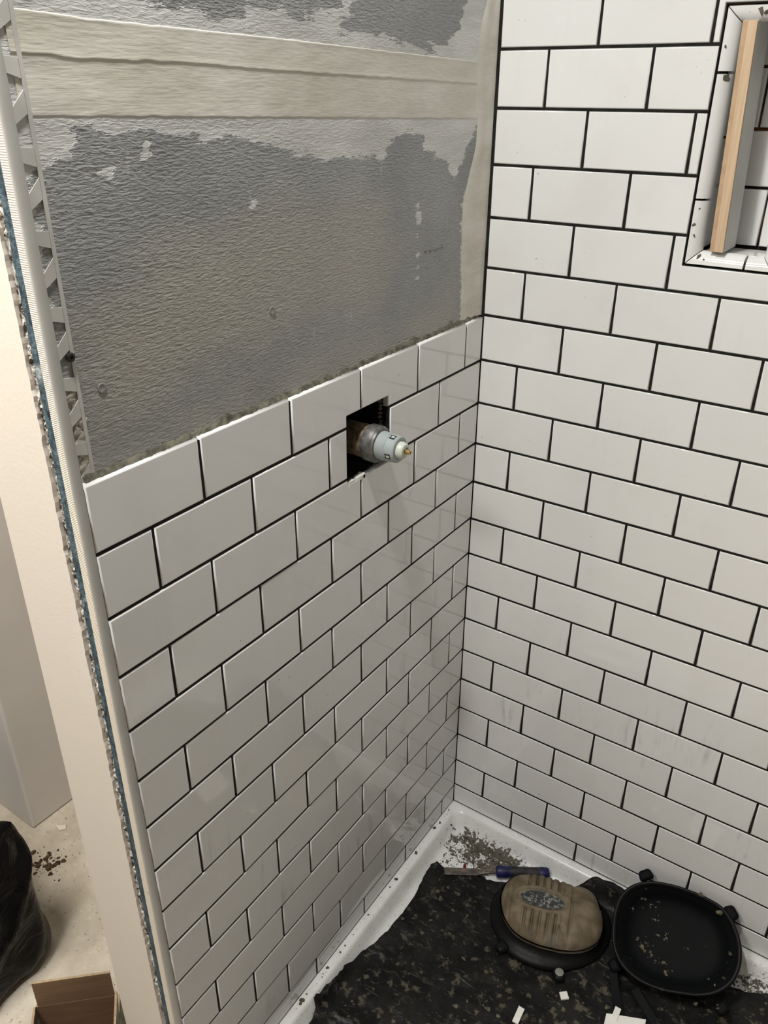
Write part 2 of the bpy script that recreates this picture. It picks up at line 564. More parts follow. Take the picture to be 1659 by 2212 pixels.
def cut(rect, hole):
    """A tile rectangle (a0, a1, b0, b1) less a rectangular hole: the polygons that stay, counter-clockwise."""
    a0, a1, b0, b1 = rect
    full = [[(a0, b0), (a1, b0), (a1, b1), (a0, b1)]]
    if hole is None:
        return full
    ha0, ha1, hb0, hb1 = max(a0, hole[0]), min(a1, hole[1]), max(b0, hole[2]), min(b1, hole[3])
    if ha1 - ha0 < 0.0015 or hb1 - hb0 < 0.0015:
        return full
    top, bot = hb1 >= b1 - 0.004, hb0 <= b0 + 0.004
    out = []
    if top and bot:
        if ha0 - a0 > 0.006:
            out.append([(a0, b0), (ha0, b0), (ha0, b1), (a0, b1)])
        if a1 - ha1 > 0.006:
            out.append([(ha1, b0), (a1, b0), (a1, b1), (ha1, b1)])
    elif top:
        pts = [(a0, b0), (a1, b0)]
        if a1 - ha1 > 0.005:
            pts += [(a1, b1), (ha1, b1), (ha1, hb0)]
        else:
            pts += [(a1, hb0)]
        if ha0 - a0 > 0.005:
            pts += [(ha0, hb0), (ha0, b1), (a0, b1)]
        else:
            pts += [(a0, hb0)]
        out.append(pts)
    elif bot:
        pts = [(a1, b1), (a0, b1)]
        if ha0 - a0 > 0.005:
            pts += [(a0, b0), (ha0, b0), (ha0, hb1)]
        else:
            pts += [(a0, hb1)]
        if a1 - ha1 > 0.005:
            pts += [(ha1, hb1), (ha1, b0), (a1, b0)]
        else:
            pts += [(a1, hb1)]
        out.append(pts)
    return out


V_, P_, GAP = 0.078, 0.15173, 0.0036
X0, B0 = -0.00627, 0.05626
TOP = 2.18
NICHE = (0.3135, 0.4375, 1.2085, 1.5265)
HOLE = (-0.3908, -0.2890, 0.9250, 1.0300)

# ------------------------------------------------------------------ floor, ceiling, other walls
o = MB().box(-1.9, 2.3, -3.3, 0.4, FLOOR - 0.06, FLOOR).build('floor', M['concrete'])
struct(o, 'dusty bare concrete floor with grey stains')
o = MB().box(-1.9, 2.3, -3.3, 0.4, TOP, TOP + 0.05).build('ceiling', M['ceiling'])
struct(o)
o = MB().box(2.10, 2.20, -3.1, 0.02, FLOOR, TOP).build('wall_east', M['plaster'])
struct(o)
o = MB().box(-1.8, 2.2, -3.2, -3.1, FLOOR, TOP).build('wall_south', M['plaster'])
struct(o)
o = MB().box(-1.9, -1.8, -3.2, 0.4, FLOOR, TOP).build('wall_west', M['plaster'])
struct(o)
o = MB().box(-1.8, -0.10, 0.3, 0.4, FLOOR, TOP).build('wall_north', M['plaster'])
struct(o)
o = MB().box(-1.8, -0.8030, -0.577, 0.3, FLOOR, TOP).build('wall_hall', M['far_paint'])
bevel(o, 0.006, 3)
struct(o, 'smooth grey-white wall corner standing beyond the cream wall end')

# ------------------------------------------------------------------ right wall (y = 0)
mb = MB()
nx0, nx1, nz0, nz1 = NICHE
mb.box(-0.13, nx0, 0.013, 0.14, FLOOR, TOP).box(nx1, 2.10, 0.013, 0.14, FLOOR, TOP)
mb.box(nx0, nx1, 0.013, 0.14, FLOOR, nz0).box(nx0, nx1, 0.013, 0.14, nz1, TOP)
mb.box(nx0, nx1, 0.1, 0.14, nz0, nz1)
wall_right = mb.build('wall_right', M['plaster'])
struct(wall_right, 'wall of white metro tiles with open black joints and a narrow niche')
mb = MB()
yb0, yb1 = 0.0014, 0.013
mb.box(-0.009, nx0, yb0, yb1, -0.047, TOP).box(nx1, 0.93, yb0, yb1, -0.047, TOP)
mb.box(nx0, nx1, yb0, yb1, -0.047, nz0).box(nx0, nx1, yb0, yb1, nz1, TOP)
mb.build('adhesive_bed', M['bed'], wall_right)

zR = {0: .0058, 1: .0022, 2: .0013, 3: .0006, 4: .0004, 5: -.0005, 6: .0018, 7: .0018, 8: -.0006, 9: -.0014, 10: -.0011, 11: -.0015,
      12: -.0011, 13: -.0003, 14: -.0002, 15: -.0002, 16: .0003, 17: .0003, 18: .0012, 19: .0009}
hR = {-1: .0015, 0: .0022, 1: .0007, 2: .0018, 3: .0014, 4: .0016, 5: .0008, 6: .0012, 7: 0, 8: -.0005, 9: -.003, 10: -.0009, 11: -.0023, 12: -.0004,
      13: -.0014, 14: 0, 15: -.002, 16: -.0011, 17: 0, 18: .0076, 19: .0042}


def zr(j):
    return j * V_ + zR.get(j, 0.0)


n_tiles = 0
for r in range(-1, 28):
    b0 = -0.0450 if r < 0 else zr(r) + GAP / 2
    b1 = min(zr(r + 1) - GAP / 2, TOP - 0.002)
    ph = X0 + hR.get(r, 0.0) + (0.5 * P_ if r % 2 == 0 else 0.0)
    edges = [0.0004]
    n = 0 if r % 2 == 0 else 1
    while True:
        e = ph + n * P_
        if e > 0.92:
            break
        if e > 0.015:
            edges.append(e + random.gauss(0, 0.0002))
        n += 1
    edges.append(0.92)
    for i in range(len(edges) - 1):
        a0 = edges[i] + (GAP / 2 if i else 0)
        a1 = edges[i + 1] - GAP / 2
        for poly in cut((a0, a1, b0, b1), (nx0 - 0.0012, nx1 + 0.0012, nz0 - 0.0012, nz1 + 0.0012)):
            put_tile(poly, 'R', wall_right)
            n_tiles += 1

# niche: dark bed, back tiles, reveal tiles and rounded border tiles
mb = MB()
mb.box(nx0, nx0 + 0.010, 0.008, 0.095, nz0, nz1).box(nx1 - 0.010, nx1, 0.008, 0.095, nz0, nz1)
mb.box(nx0 + .010, nx1 - .010, 0.008, 0.095, nz0, nz0 + 0.010).box(nx0 + .010, nx1 - .010, 0.008, 0.095, nz1 - 0.010, nz1)
mb.box(nx0, nx1, 0.090, 0.10, nz0, nz1)
mb.build('niche_lining', M['niche_bed'], wall_right)
NB = 0.082
ix0, ix1, iz0, iz1 = nx0 + 0.018, nx1 - 0.018, nz0 + 0.0185, nz1 - 0.018
for (b0, b1, cuts) in ((iz0 + 0.0035, 1.3065, [0.3925]), (1.3105, 1.3815, []), (1.3855, 1.4575, [0.3625]), (1.4610, iz1 - 0.002, [])):
    ed = [ix0 + .001] + cuts + [ix1 - .001]
    for i in range(len(ed) - 1):
        a0 = ed[i] + (0.0015 if i else 0)
        a1 = ed[i + 1] - (0.0015 if i < len(ed) - 2 else 0)
        poly = [(a0, b0), (a1, b0), (a1, b1), (a0, b1)]
        put_tile(poly, 'R', wall_right, out=-NB)
for sgn, xx in ((1, ix0 - 0.002), (-1, ix1 + 0.002)):
    for b0, b1 in ((iz0 + 0.002, 1.372), (1.375, iz1 - 0.002)):
        mb = MB()
        if sgn > 0:
            mb.box(xx - 0.006, xx, 0.0205, 0.080, b0, b1)
        else:
            mb.box(xx, xx + 0.006, 0.0205, 0.080, b0, b1)
        bevel(mb.build('tile', M['tile'], wall_right), 0.0012, 2)
mb = MB().box(ix0 + .001, ix1 - .001, 0.0205, 0.079, iz0 - 0.009, iz0 - 0.0006)
bevel(mb.build('tile', M['tile'], wall_right), 0.0012, 2)
mb = MB().box(ix0 + .001, ix1 - .001, 0.0205, 0.079, iz1 + 0.0006, iz1 + 0.009)
bevel(mb.build('tile', M['tile'], wall_right), 0.0012, 2)

BW = 0.0170


def border(kind, s0, s1, mit0, mit1):
    """A quarter-round border tile; s runs along the piece, its ends mitred where asked."""
    prof = [(0.0, 0.0075), (0.0, 0.0004)]
    for k in range(7):
        th = k / 6 * PI / 2
        prof.append((0.0006 + BW * math.sin(th), BW - BW * math.cos(th) - 0.0008))
    prof += [(BW + 0.0006, BW + 0.0022), (BW - 0.008, BW + 0.0022), (0.0035, 0.0095)]
    rr = []
    for end in (0, 1):
        ring = []
        for d, y in prof:
            s = (s0 + (d + 0.0008 if mit0 else 0)) if end == 0 else (s1 - (d + 0.0008 if mit1 else 0))
            if kind == 'left':
                ring.append((nx0 + 0.0022 + d, y, s))
            elif kind == 'right':
                ring.append((nx1 - 0.0022 - d, y, s))
            elif kind == 'bottom':
                ring.append((s, y, nz0 + 0.0022 + d))
            else:
                ring.append((s, y, nz1 - 0.0022 - d))
        rr.append(ring)
    o = MB().rings(rr).build('border_tile', M['tile'], wall_right)
    bm = bmesh.new()
    bm.from_mesh(o.data)
    bmesh.ops.recalc_face_normals(bm, faces=bm.faces)
    bm.to_mesh(o.data)
    bm.free()
    return autosmooth(o, 40)


za, zb = nz0 + 0.0022, nz1 - 0.0022
xa, xb = nx0 + 0.0022, nx1 - 0.0022
for k in ('left', 'right'):
    border(k, za, 1.2950, True, False)
    border(k, 1.2980, 1.4492, False, False)
    border(k, 1.4524, zb, False, True)
border('bottom', xa, 0.3945, True, False)
border('bottom', 0.3978, xb, False, True)
border('top', xa, xb, True, True)

mb = MB()
for (x, z, r_) in ((0.3560, 1.5175, .0050), (0.3620, 1.5165, .0036), (0.3275, 1.4455, .0042), (0.3195, 1.2640, .0030), (0.3225, 1.2490, .0022), (0.3330, 1.2215, .0032), (0.3235, 1.285, .0018), (0.3205, 1.4800, .0022), (0.341, 1.2185, .0018)):
    s_ = min(x - nx0, z - nz0, nz1 - z) - 0.0028
    y = BW - math.sqrt(max(0, BW ** 2 - s_ ** 2)) - 0.0008
    sl = s_ / math.sqrt(max(1e-9, BW ** 2 - s_ ** 2))
    k0 = len(mb.v)
    blob(mb, (0, 0, 0), r_, 0.08, 0, 9)
    for q in range(k0, len(mb.v)):
        a, b, c_ = mb.v[q]
        m_ = min((x - nx0, 0), (z - nz0, 1), (nz1 - z, 2))[1]
        dd = a if m_ == 0 else (b if m_ == 1 else -b)
        mb.v[q] = (x + a, y + dd * sl - c_ - 0.0003, z + b)
o = mb.build('glaze_chips', M['smear'], wall_right)
o['kind'] = 'stuff'

# ------------------------------------------------------------------ left wall (x = 0) and its open end (y = -0.822)
YE = -0.822
mb = MB()
hy0, hy1, hz0, hz1 = HOLE[0] - 0.006, HOLE[1] + 0.006, HOLE[2] - 0.006, HOLE[3] + 0.006
XW = -0.018
for (ya, yb, za_, zb_) in ((YE + .010, hy0, FLOOR, TOP), (hy1, 0.012, FLOOR, TOP), (hy0, hy1, FLOOR, hz0), (hy0, hy1, hz1, TOP)):
    mb.box(-0.130, XW, ya, yb, za_, zb_)
mb.box(-0.130, -0.100, hy0, hy1, hz0, hz1)
wall_left = mb.build('wall_left', M['dark_void'])
struct(wall_left, 'left wall with white metro tiles below bare grey waterproof board')
mb = MB()
for (ya, yb, za_, zb_) in ((-0.812, hy0 + .004, -0.047, 1.0855), (hy1 - .004, 0.004, -0.047, 1.0855), (hy0 + .004, hy1 - .004, -0.047, hz0 + .004), (hy0 + .004, hy1 - .004, hz1 - .004, 1.0855)):
    mb.box(XW, -0.0015, ya, yb, za_, zb_)
mb.build('adhesive_bed', M['bed'], wall_left)
# painted skin on the hall side and on the end
MB().box(-0.1355, -0.130, YE + 0.010, 0.3, FLOOR, TOP).build('painted_side', M['cream_paint'], wall_left)
nz_ = 420
vs, fs = [], []
zz = np.linspace(FLOOR, TOP, nz_)
for i, z in enumerate(zz):
    jag = 0.0016 * noise.noise((z * 60, 3.1, 0)) + 0.0014 * noise.noise((z * 230, 9.2, 0)) + 0.0012 * noise.noise((z * 11, 1.2, 0))
    xe = -0.0368 + jag
    vs += [(-0.1355, YE, z), (xe, YE, z), (xe + 0.0012, YE + 0.010, z), (-0.1355, YE + 0.010, z)]
for i in range(nz_ - 1):
    for k in range(4):
        a, b = i * 4 + k, i * 4 + (k + 1) % 4
        fs.append((a, b, b + 4, a + 4))
make('end_board', vs, fs, M['cream_paint'], wall_left)
# torn plaster between the painted board and the blue foam
vs, fs = [], []
for i, z in enumerate(zz):
    row = []
    for k, x in enumerate((-0.0385, -0.0345, -0.0315, -0.0285, -0.0255)):
        t = noise.noise((x * 900, z * 150, 4.0)) + 0.6 * noise.noise((x * 300, z * 35, 1.0))
        dp = 0.0045 - 0.0045 * t if 0 < k < 4 else 0.004
        row.append((x + 0.0012 * noise.noise((z * 210, k * 3.0, 0)), YE + max(0.0, min(0.0098, dp)), z))
    vs += row
for i in range(nz_ - 1):
    for k in range(4):
        a = i * 5 + k
        fs.append((a, a + 1, a + 6, a + 5))
make('torn_edge', vs, fs, M['torn'], wall_left)
vs, fs = [], []
for i, z in enumerate(zz):
    j = 0.0008 * noise.noise((z * 140, 7.0, 0))
    jj = 0.0012 * noise.noise((z * 180, 2.0, 0))
    vs += [(-0.0272 + jj, YE + .010, z), (-0.0268 + jj, YE + 0.0012 + j, z), (-0.0150, YE + 0.0008 + j, z), (-0.0150, YE + .010, z)]
for i in range(nz_ - 1):
    for k in range(3):
        a = i * 4 + k
        fs.append((a, a + 1, a + 5, a + 4))
make('blue_foam_board', vs, fs, M['blue'], wall_left)
MB().box(-0.0152, -0.0050, YE, YE + 0.012, FLOOR, TOP).build('board_edge', M['cream_edge'], wall_left)

# waterproof board with its stain shapes
DARK = [
    [(-0.80, 1.3697), (-0.7534, 1.3784), (-0.7539, 1.3985), (-0.7338, 1.398), (-0.6844, 1.3929), (-0.6777, 1.3902), (-0.6848, 1.3699), (-0.6731, 1.3745),
     (-0.6701, 1.3925), (-0.5882, 1.3859), (-0.5208, 1.3791), (-0.4659, 1.3661), (-0.4105, 1.3569), (-0.2886, 1.3523), (-0.2746, 1.3662), (-0.2604, 1.3765),
     (-0.231, 1.3811), (-0.192, 1.3743), (-0.1912, 1.359), (-0.1311, 1.3362), (-0.1024, 1.3136), (-0.0855, 1.3294), (-0.0356, 1.3901), (-0.0209, 1.3516),
     (-0.0443, 1.3008), (-0.076, 1.2814), (-0.0692, 1.1659), (-0.064, 1.05), (-0.82, 1.05)],
    [(-0.6902, 1.60), (-0.6702, 1.4954), (-0.6286, 1.4926), (-0.5949, 1.49), (-0.5371, 1.4885), (-0.5312, 1.503), (-0.4997, 1.5027), (-0.4362, 1.4973),
     (-0.4039, 1.5007), (-0.3754, 1.5171), (-0.36, 1.60)],
    [(-0.34, 1.60), (-0.3462, 1.5192), (-0.3643, 1.5002), (-0.3877, 1.4884), (-0.3221, 1.4872), (-0.2488, 1.4824), (-0.1821, 1.4765), (-0.1429, 1.4852),
     (-0.1026, 1.5014), (-0.0893, 1.5381), (-0.085, 1.60)],
    [(-0.80, 1.72), (-0.05, 1.70), (-0.05, TOP), (-0.80, TOP)],
]
BEIGE = [[(-0.79, 1.25), (-0.68, 1.30), (-0.5975, 1.3129), (-0.5012, 1.3192), (-0.4121, 1.3216), (-0.2953, 1.3047), (-0.2504, 1.2693), (-0.2485, 1.1948),
          (-0.30, 1.14), (-0.45, 1.18), (-0.60, 1.14), (-0.79, 1.11)],
         [(-0.80, 1.12), (-0.5, 1.13), (-0.25, 1.13), (-0.07, 1.16), (-0.07, 1.05), (-0.82, 1.05)]]


def sdf(py, pz, poly):
    """Signed distance to a polygon, positive inside."""
    n = len(poly)
    d = np.full(py.shape, 1e9)
    ins = np.zeros(py.shape, bool)
    for i in range(n):
        (ax, ay), (bx, by) = poly[i - 1], poly[i]
        ex, ey = bx - ax, by - ay
        t = np.clip(((py - ax) * ex + (pz - ay) * ey) / (ex * ex + ey * ey), 0, 1)
        d = np.minimum(d, np.hypot(py - ax - t * ex, pz - ay - t * ey))
        cr = ((ay > pz) != (by > pz)) & (py < ex * (pz - ay) / (ey if ey else 1e-9) + ax)
        ins ^= cr
    return np.where(ins, d, -d)


def segd0(px, py, a, b):
    ex, ey = b[0] - a[0], b[1] - a[1]
    t = np.clip(((px - a[0]) * ex + (py - a[1]) * ey) / (ex * ex + ey * ey), 0, 1)
    return np.hypot(px - a[0] - t * ex, py - a[1] - t * ey)


ny, nz = 230, 300
gy, gz = np.meshgrid(np.linspace(-0.815, 0.006, ny), np.linspace(1.0915, TOP, nz))
XB = -0.0100
verts = np.stack([np.full(gy.size, XB), gy.ravel(), gz.ravel()], 1)
faces = [(j * ny + i, j * ny + i + 1, (j + 1) * ny + i + 1, (j + 1) * ny + i) for j in range(nz - 1) for i in range(ny - 1)]
board = make('waterproof_board', verts.tolist(), faces, M['board'], wall_left, smooth=True)
dk = np.max([sdf(verts[:, 1], verts[:, 2], q) for q in DARK], 0)
bg = np.max([sdf(verts[:, 1], verts[:, 2], q) for q in BEIGE], 0)
for (y, z, y2_, z2_, r_) in ((-0.7209, 1.3593, -0.7229, 1.3563, .0025), (-0.5436, 1.3255, -0.5385, 1.316, .003), (-0.205, 1.285, -0.198, 1.268, .004), (-0.202, 1.262, -0.199, 1.185, -.001)):
    dk = np.minimum(dk, segd0(verts[:, 1], verts[:, 2], (y, z), (y2_, z2_)) - r_)
for nm, arr in (('dark', dk), ('beige', bg)):
    at = board.data.attributes.new(nm, 'FLOAT', 'POINT')
    at.data.foreach_set('value', np.clip(arr, -0.2, 0.2).astype(np.float32))


def lerp_line(pts, y):
    for (ya, za_), (yb, zb_) in zip(pts, pts[1:]):
        if y <= yb:
            return za_ + (zb_ - za_) * (y - ya) / (yb - ya)
    return pts[-1][1]


def tape_strip(top, bot, th, name):
    """A strip of sealing tape lying on the board: slightly uneven edges with a raised bead."""
    n = 150
    TT_ = (0, .012, .03, .07, .25, .5, .75, .93, .97, .988, 1)
    vs, fs = [], []
    for i in range(n):
        y = -0.800 + (0.797) * i / (n - 1)
        zt = lerp_line(top, y) + 0.0008 * noise.noise((y * 60, 1, 0))
        zb_ = lerp_line(bot, y) + 0.0010 * noise.noise((y * 70, 5, 0)) + 0.0016 * max(0, noise.noise((y * 25, 8, 0)))
        for k, t in enumerate(TT_):
            z = zb_ + (zt - zb_) * t
            hgt = th * (0.0, 1.0, 1.3, 1.1, 1, 1, 1, 1.1, 1.3, 1.0, 0.0)[k]
            hgt += 0.00012 * noise.noise((y * 40, z * 90, 2)) if 0 < k < 10 else -0.0002
            vs.append((XB + hgt, y, z))
    for i in range(n - 1):
        for k in range(10):
            a = i * 11 + k
            fs.append((a, a + 11, a + 12, a + 1))
    o = make(name, vs, fs, M['tape'], wall_left, smooth=True)
    return o


tA = [(-0.82, 1.4822), (-0.7869, 1.4817), (-0.718, 1.4789), (-0.4978, 1.4758), (-0.0457, 1.4659), (0.01, 1.4645)]
tAb = [(-0.82, 1.4513), (-0.7675, 1.4513), (-0.7418, 1.4488), (-0.62, 1.4493), (-0.5048, 1.4455), (-0.0421, 1.437), (0.01, 1.4355)]
tB = [(-0.82, 1.452), (-0.62, 1.451), (-0.5048, 1.447), (-0.0421, 1.439), (0.01, 1.437)]
tBb = [(-0.82, 1.4080), (-0.7886, 1.4072), (-0.5627, 1.4025), (-0.0551, 1.3914), (0.01, 1.390)]
tape_strip(tB, tBb, 0.00035, 'sealing_tape')
tape_strip(tA, tAb, 0.00075, 'sealing_tape')
# the vertical corner tape
vs, fs = [], []
cl = [(1.09, -0.0615), (1.14, -0.066), (1.1924, -0.0699), (1.25, -0.074), (1.2814, -0.072), (1.3325, -0.0497), (1.36, -0.041), (1.388, -0.040), (1.42, -0.054), (1.4657, -0.054),
      (1.508, -0.043), (1.5433, -0.030), (1.7, -0.04), (TOP, -0.04)]
n = 160
for i in range(n):
    z = 1.0915 + (TOP - 1.0915) * i / (n - 1)
    yl = lerp_line(cl, z) + 0.003 * noise.noise((z * 30, 0, 3))
    for k in range(6):
        t = k / 5
        hgt = -0.0001 if k == 0 else 0.0014 + 0.0003 * noise.noise((t * 3, z * 40, 5))
        vs.append((XB + hgt + (0.004 * t ** 6), yl + (0.0005 - yl) * t, z))
for i in range(n - 1):
    for k in range(5):
        a = i * 6 + k
        fs.append((a, a + 1, a + 7, a + 6))
make('corner_tape', vs, fs, M['tape'], wall_left, smooth=True)
# a short faint line of illegible print on the film
mb = MB()
for k in range(9):
    y = -0.181 + 0.0062 * k
    for q in range(2):
        dy, dz = random.uniform(-.0012, .0012), random.uniform(-.0015, .0015)
        a, b = (0.0005, 0.0022) if q else (0.0014, 0.0004)
        mb.box(XB + 0.0001, XB + 0.0003, y + dy - a, y + dy + a, 1.2185 + dz - b, 1.2185 + dz + b)
mb.build('faint_print', M['film_print'], wall_left)
# screw heads pressed into the board
for (y, z) in ((-0.5186, 1.199), (-0.7663, 1.1735)):
    mb = MB().lathe([(0, 0.0048), (0.0006, 0.0052), (0.0009, 0.0046), (0.0004, 0.0030), (0.0004, 0.0)], 'x', (XB, y, z), 20)
    mb.build('screw_head', M['film_dot'], wall_left, True)
# adhesive ridge left along the top of the tiles
vs, fs = [], []
n, kk = 420, 7
for i in range(n):
    y = -0.805 + 0.80 * i / (n - 1)
    big = 0.5 + 0.5 * noise.noise((y * 90, 0, 0)) + 0.35 * noise.noise((y * 260, 1, 0))
    hh = 0.0035 + 0.0055 * max(0.05, big) + (0.004 * max(0, noise.noise((y * 37, 6, 0)) - 0.2) * 3)
    for k in range(kk):
        t = k / (kk - 1)
        z = 1.0850 + (hh + 0.003) * t
        x = XB + 0.0080 * (1 - t) ** 0.7 * (0.75 + 0.35 * noise.noise((y * 150, z * 150, 2)))
        if k == kk - 1:
            x = XB - 0.0004
        vs.append((x, y, z))
for i in range(n - 1):
    for k in range(kk - 1):
        a = i * kk + k
        fs.append((a, a + kk, a + kk + 1, a + 1))
make('adhesive_ridge', vs, fs, M['smear'], wall_left, smooth=True)

# tiles of the left wall
zL = {0: .0008, 1: .0012, 2: .0008, 3: .0010, 4: .0008, 5: .001, 6: .001, 7: .0012, 8: .0006, 9: .0004, 10: -.0004, 11: -.0012, 12: -.0022, 13: -.0019, 14: -.0018}
hL = {-1: -.001, 0: .0, 1: .0020, 2: .0020, 3: .0015, 4: .001, 5: .0012, 6: .0004, 7: .0006, 8: .001}


def zl(j):
    return j * V_ + zL.get(j, 0.0)


def hl(r, n):
    if r <= 4:
        return hL.get(r, 0) + 0.0008 * (n - 2.5)
    if r <= 8:
        return hL[r] - 0.0010 * (n - 2)
    q = [(0, .0070), (.5, .0062), (1, .0020), (2, -.002), (2.5, -.0045), (3, -.0046), (3.5, -.0044), (4, -.0024), (4.5, -.0008), (6, 0)]
    if r == 9:
        q = [(0, .006), (1, .0033), (2, -.0007), (3, -.0022), (4, -.0004), (6, 0)]
    if r == 13:
        q = [(0, .0008), (1, -.0017), (2, -.0035), (3, -.0051), (4, -.0027), (6, 0)]
    return lerp_line(q, n)


for r in range(-1, 14):
    b0 = -0.0450 if r < 0 else zl(r) + GAP / 2
    b1 = zl(r + 1) - GAP / 2
    edges = [-0.0006]
    n = 0.5 if r % 2 == 0 else 0.0
    while True:
        e = -(B0 + n * P_ + hl(r, n))
        if e < -0.80:
            break
        edges.append(e)
        n += 1
    edges.append(-0.8110)
    edges = edges[::-1]
    for i in range(len(edges) - 1):
        a0 = edges[i] + (0.0017 if i else 0)
        a1 = edges[i + 1] - (0.0017 if i < len(edges) - 2 else 0)
        if a1 - a0 < 0.01:
            continue
        for poly in cut((a0, a1, b0, b1), HOLE):
            put_tile(poly, 'L', wall_left)
            n_tiles += 1

# rim of the hole and the dark cavity behind
mb = MB()
mb.box(-0.099, -0.012, hy0, hy0 + .004, hz0, hz1).box(-0.099, -0.012, hy1 - .004, hy1, hz0, hz1)
mb.box(-0.099, -0.012, hy0, hy1, hz0, hz0 + .004).box(-0.099, -0.012, hy0, hy1, hz1 - .004, hz1)
mb.build('hole_lining', M['dark_void'], wall_left)
mb = MB()
for k in range(16):
    z = HOLE[2] + 0.006 + 0.094 * k / 15
    blob(mb, (-0.014, HOLE[1] + 0.001, z), 0.0032 + 0.0025 * random.random(), 0.5)
for k in range(14):
    y = HOLE[0] + 0.004 + 0.09 * k / 13
    blob(mb, (-0.012, y, HOLE[2] - 0.003), 0.003 + 0.003 * random.random(), 0.4)
o = mb.build('adhesive_crumbs', M['smear'], wall_left)
o['kind'] = 'stuff'
# little chips of glaze at the bottom lip of the hole
mb = MB()
for (y, l) in ((-0.381, 0.008), (-0.357, 0.010), (-0.345, 0.007)):
    mb.box(-0.006, -0.0004, y - l, y + l, 0.9215, 0.9262 + random.random() * .0015)
mb.build('chipped_lip', M['chip_white'], wall_left)

# ------------------------------------------------------------------ plastic edge trim
trim = struct(empty('trim_1', (-0.008, -0.812, FLOOR)), 'white rounded plastic tile trim with perforated flange')
prof = []
cx, cy, rx, ry = -0.0046, -0.8128, 0.0046, 0.0092
prof.append((0.0, -0.8122))
for k in range(11):
    th = k / 10 * PI / 2
    prof.append((cx + rx * math.cos(th), cy - ry * math.sin(th)))
prof += [(-0.0085, -0.8215), (-0.0085, -0.8122)]
rings = [[(x + 0.008, y + 0.812, z - FLOOR) for x, y in prof] for z in (FLOOR + 0.001, 0.35, 0.8, 1.3, TOP)]
mb = MB().rings(rings)
o = mb.build('bead', M['pvc'], trim)
bm = bmesh.new()
bm.from_mesh(o.data)
bmesh.ops.recalc_face_normals(bm, faces=bm.faces)
bm.to_mesh(o.data)
bm.free()
autosmooth(o, 40)
mb = MB()
y0, y1, y2 = -0.8128, -0.7945, -0.7905
xf0, xf1 = XB + 0.0004, XB + 0.0014


def quadbar(a, b, c_, d):
    """A flat bar from four (y, z) corners, counter-clockwise seen from the front."""
    pts = [(xf0, *q) for q in (a, b, c_, d)] + [(xf1, *q) for q in (a, b, c_, d)]
    pts = [(p[0] + 0.008, p[1] + 0.812, p[2] - FLOOR) for p in pts]
    mb.hexa(pts)


Lp = 0.0640
z = 1.0925
quadbar((y1, z), (y2, z), (y2, TOP - .002), (y1, TOP - .002))
zt = 1.3118 + 0.0640 * 13
while zt > 1.11:
    t = lambda q: zt - q * Lp
    quadbar((y0, t(0.65)), (y1 + .0002, t(0.47)), (y1 + .0002, t(0.21)), (y0, t(0.49)))
    quadbar((y0, t(1.0)), (y1 + .0002, t(1.09)), (y1 + .0002, t(0.87)), (y0, t(0.84)))
    zt -= Lp
o = mb.build('flange', M['flange'], trim)
mb = MB().lathe([(0, 0.0044), (0.0018, 0.0044), (0.0026, 0.0034), (0.0026, 0.0018), (0.0012, 0.0014), (0.0012, 0)], 'x', (xf1 + .008, -0.7956 + .812, 1.2111 - FLOOR), 20)
autosmooth(mb.build('screw', M['screw'], trim))
mb = MB()
for k in range(34):
    zc = 1.100 + 0.085 * (k / 33) ** 1.3
    y = -0.8025 + 0.009 * random.random()
    r_ = 0.0035 + 0.0035 * random.random()
    b_ = len(mb.v)
    blob(mb, (0, 0, 0), r_, 0.09, 0, 9)
    for q in range(b_, len(mb.v)):
        a, bb, cc = mb.v[q]
        mb.v[q] = (XB + cc + 0.008, y + a + 0.812, zc + bb - FLOOR)
o = mb.build('adhesive_smears', M['smear_pale'], trim, True)
o['kind'] = 'stuff'

# ------------------------------------------------------------------ shower tray
TX0, TX1, TY0, TY1 = -0.0035, 0.925, -0.800, 0.0035


def rrect(ins, rad, z, n=10):
    x0, x1, y0, y1 = TX0 + ins, TX1 - ins, TY0 + ins, TY1 - ins
    pts = []
    for cx, cy, a0 in ((x1 - rad, y1 - rad, 0), (x0 + rad, y1 - rad, PI / 2), (x0 + rad, y0 + rad, PI), (x1 - rad, y0 + rad, 1.5 * PI)):
        for k in range(n + 1):
            a = a0 + k / n * PI / 2
            pts.append((cx + rad * math.cos(a), cy + rad * math.sin(a), z))
    return pts


RIM, BAS = -0.0470, -0.0860
TPROF = [(0.0, 0.006, FLOOR + 0.002), (0.0, 0.006, RIM - 0.003), (0.002, 0.007, RIM - 0.0006), (0.006, 0.009, RIM), (0.0150, 0.017, RIM), (0.0185, 0.020, RIM - 0.0007),
         (0.0215, 0.023, RIM - 0.0030), (0.0240, 0.026, RIM - 0.008), (0.0300, 0.031, RIM - 0.023), (0.0340, 0.034, RIM - 0.0315), (0.0390, 0.038, RIM - 0.0365), (0.0460, 0.042, BAS)]


def tray_z(x, y):
    ins = min(x - TX0, TX1 - x, y - TY0, TY1 - y)
    for (i0, _, z0), (i1, _, z1) in zip(TPROF[3:], TPROF[4:]):
        if ins <= i1:
            return z0 + (z1 - z0) * max(0, ins - i0) / (i1 - i0)
    return BAS


tray = empty('shower_tray', (0.46, -0.40, FLOOR))
mb = MB()
rg = [rrect(*q) for q in TPROF]
for ins, rad in ((0.060, 0.046), (0.078, 0.05), (0.1, 0.05), (0.13, 0.05), (0.17, 0.05), (0.22, .05), (0.30, 0.04), (0.37, 0.02)):
    rg.append(rrect(ins, rad, BAS))
rg = [[(x - 0.46, y + 0.40, z - FLOOR) for x, y, z in r] for r in rg]
mb.rings(rg, False, True)
o = mb.build('basin', M['tray'], tray, True)
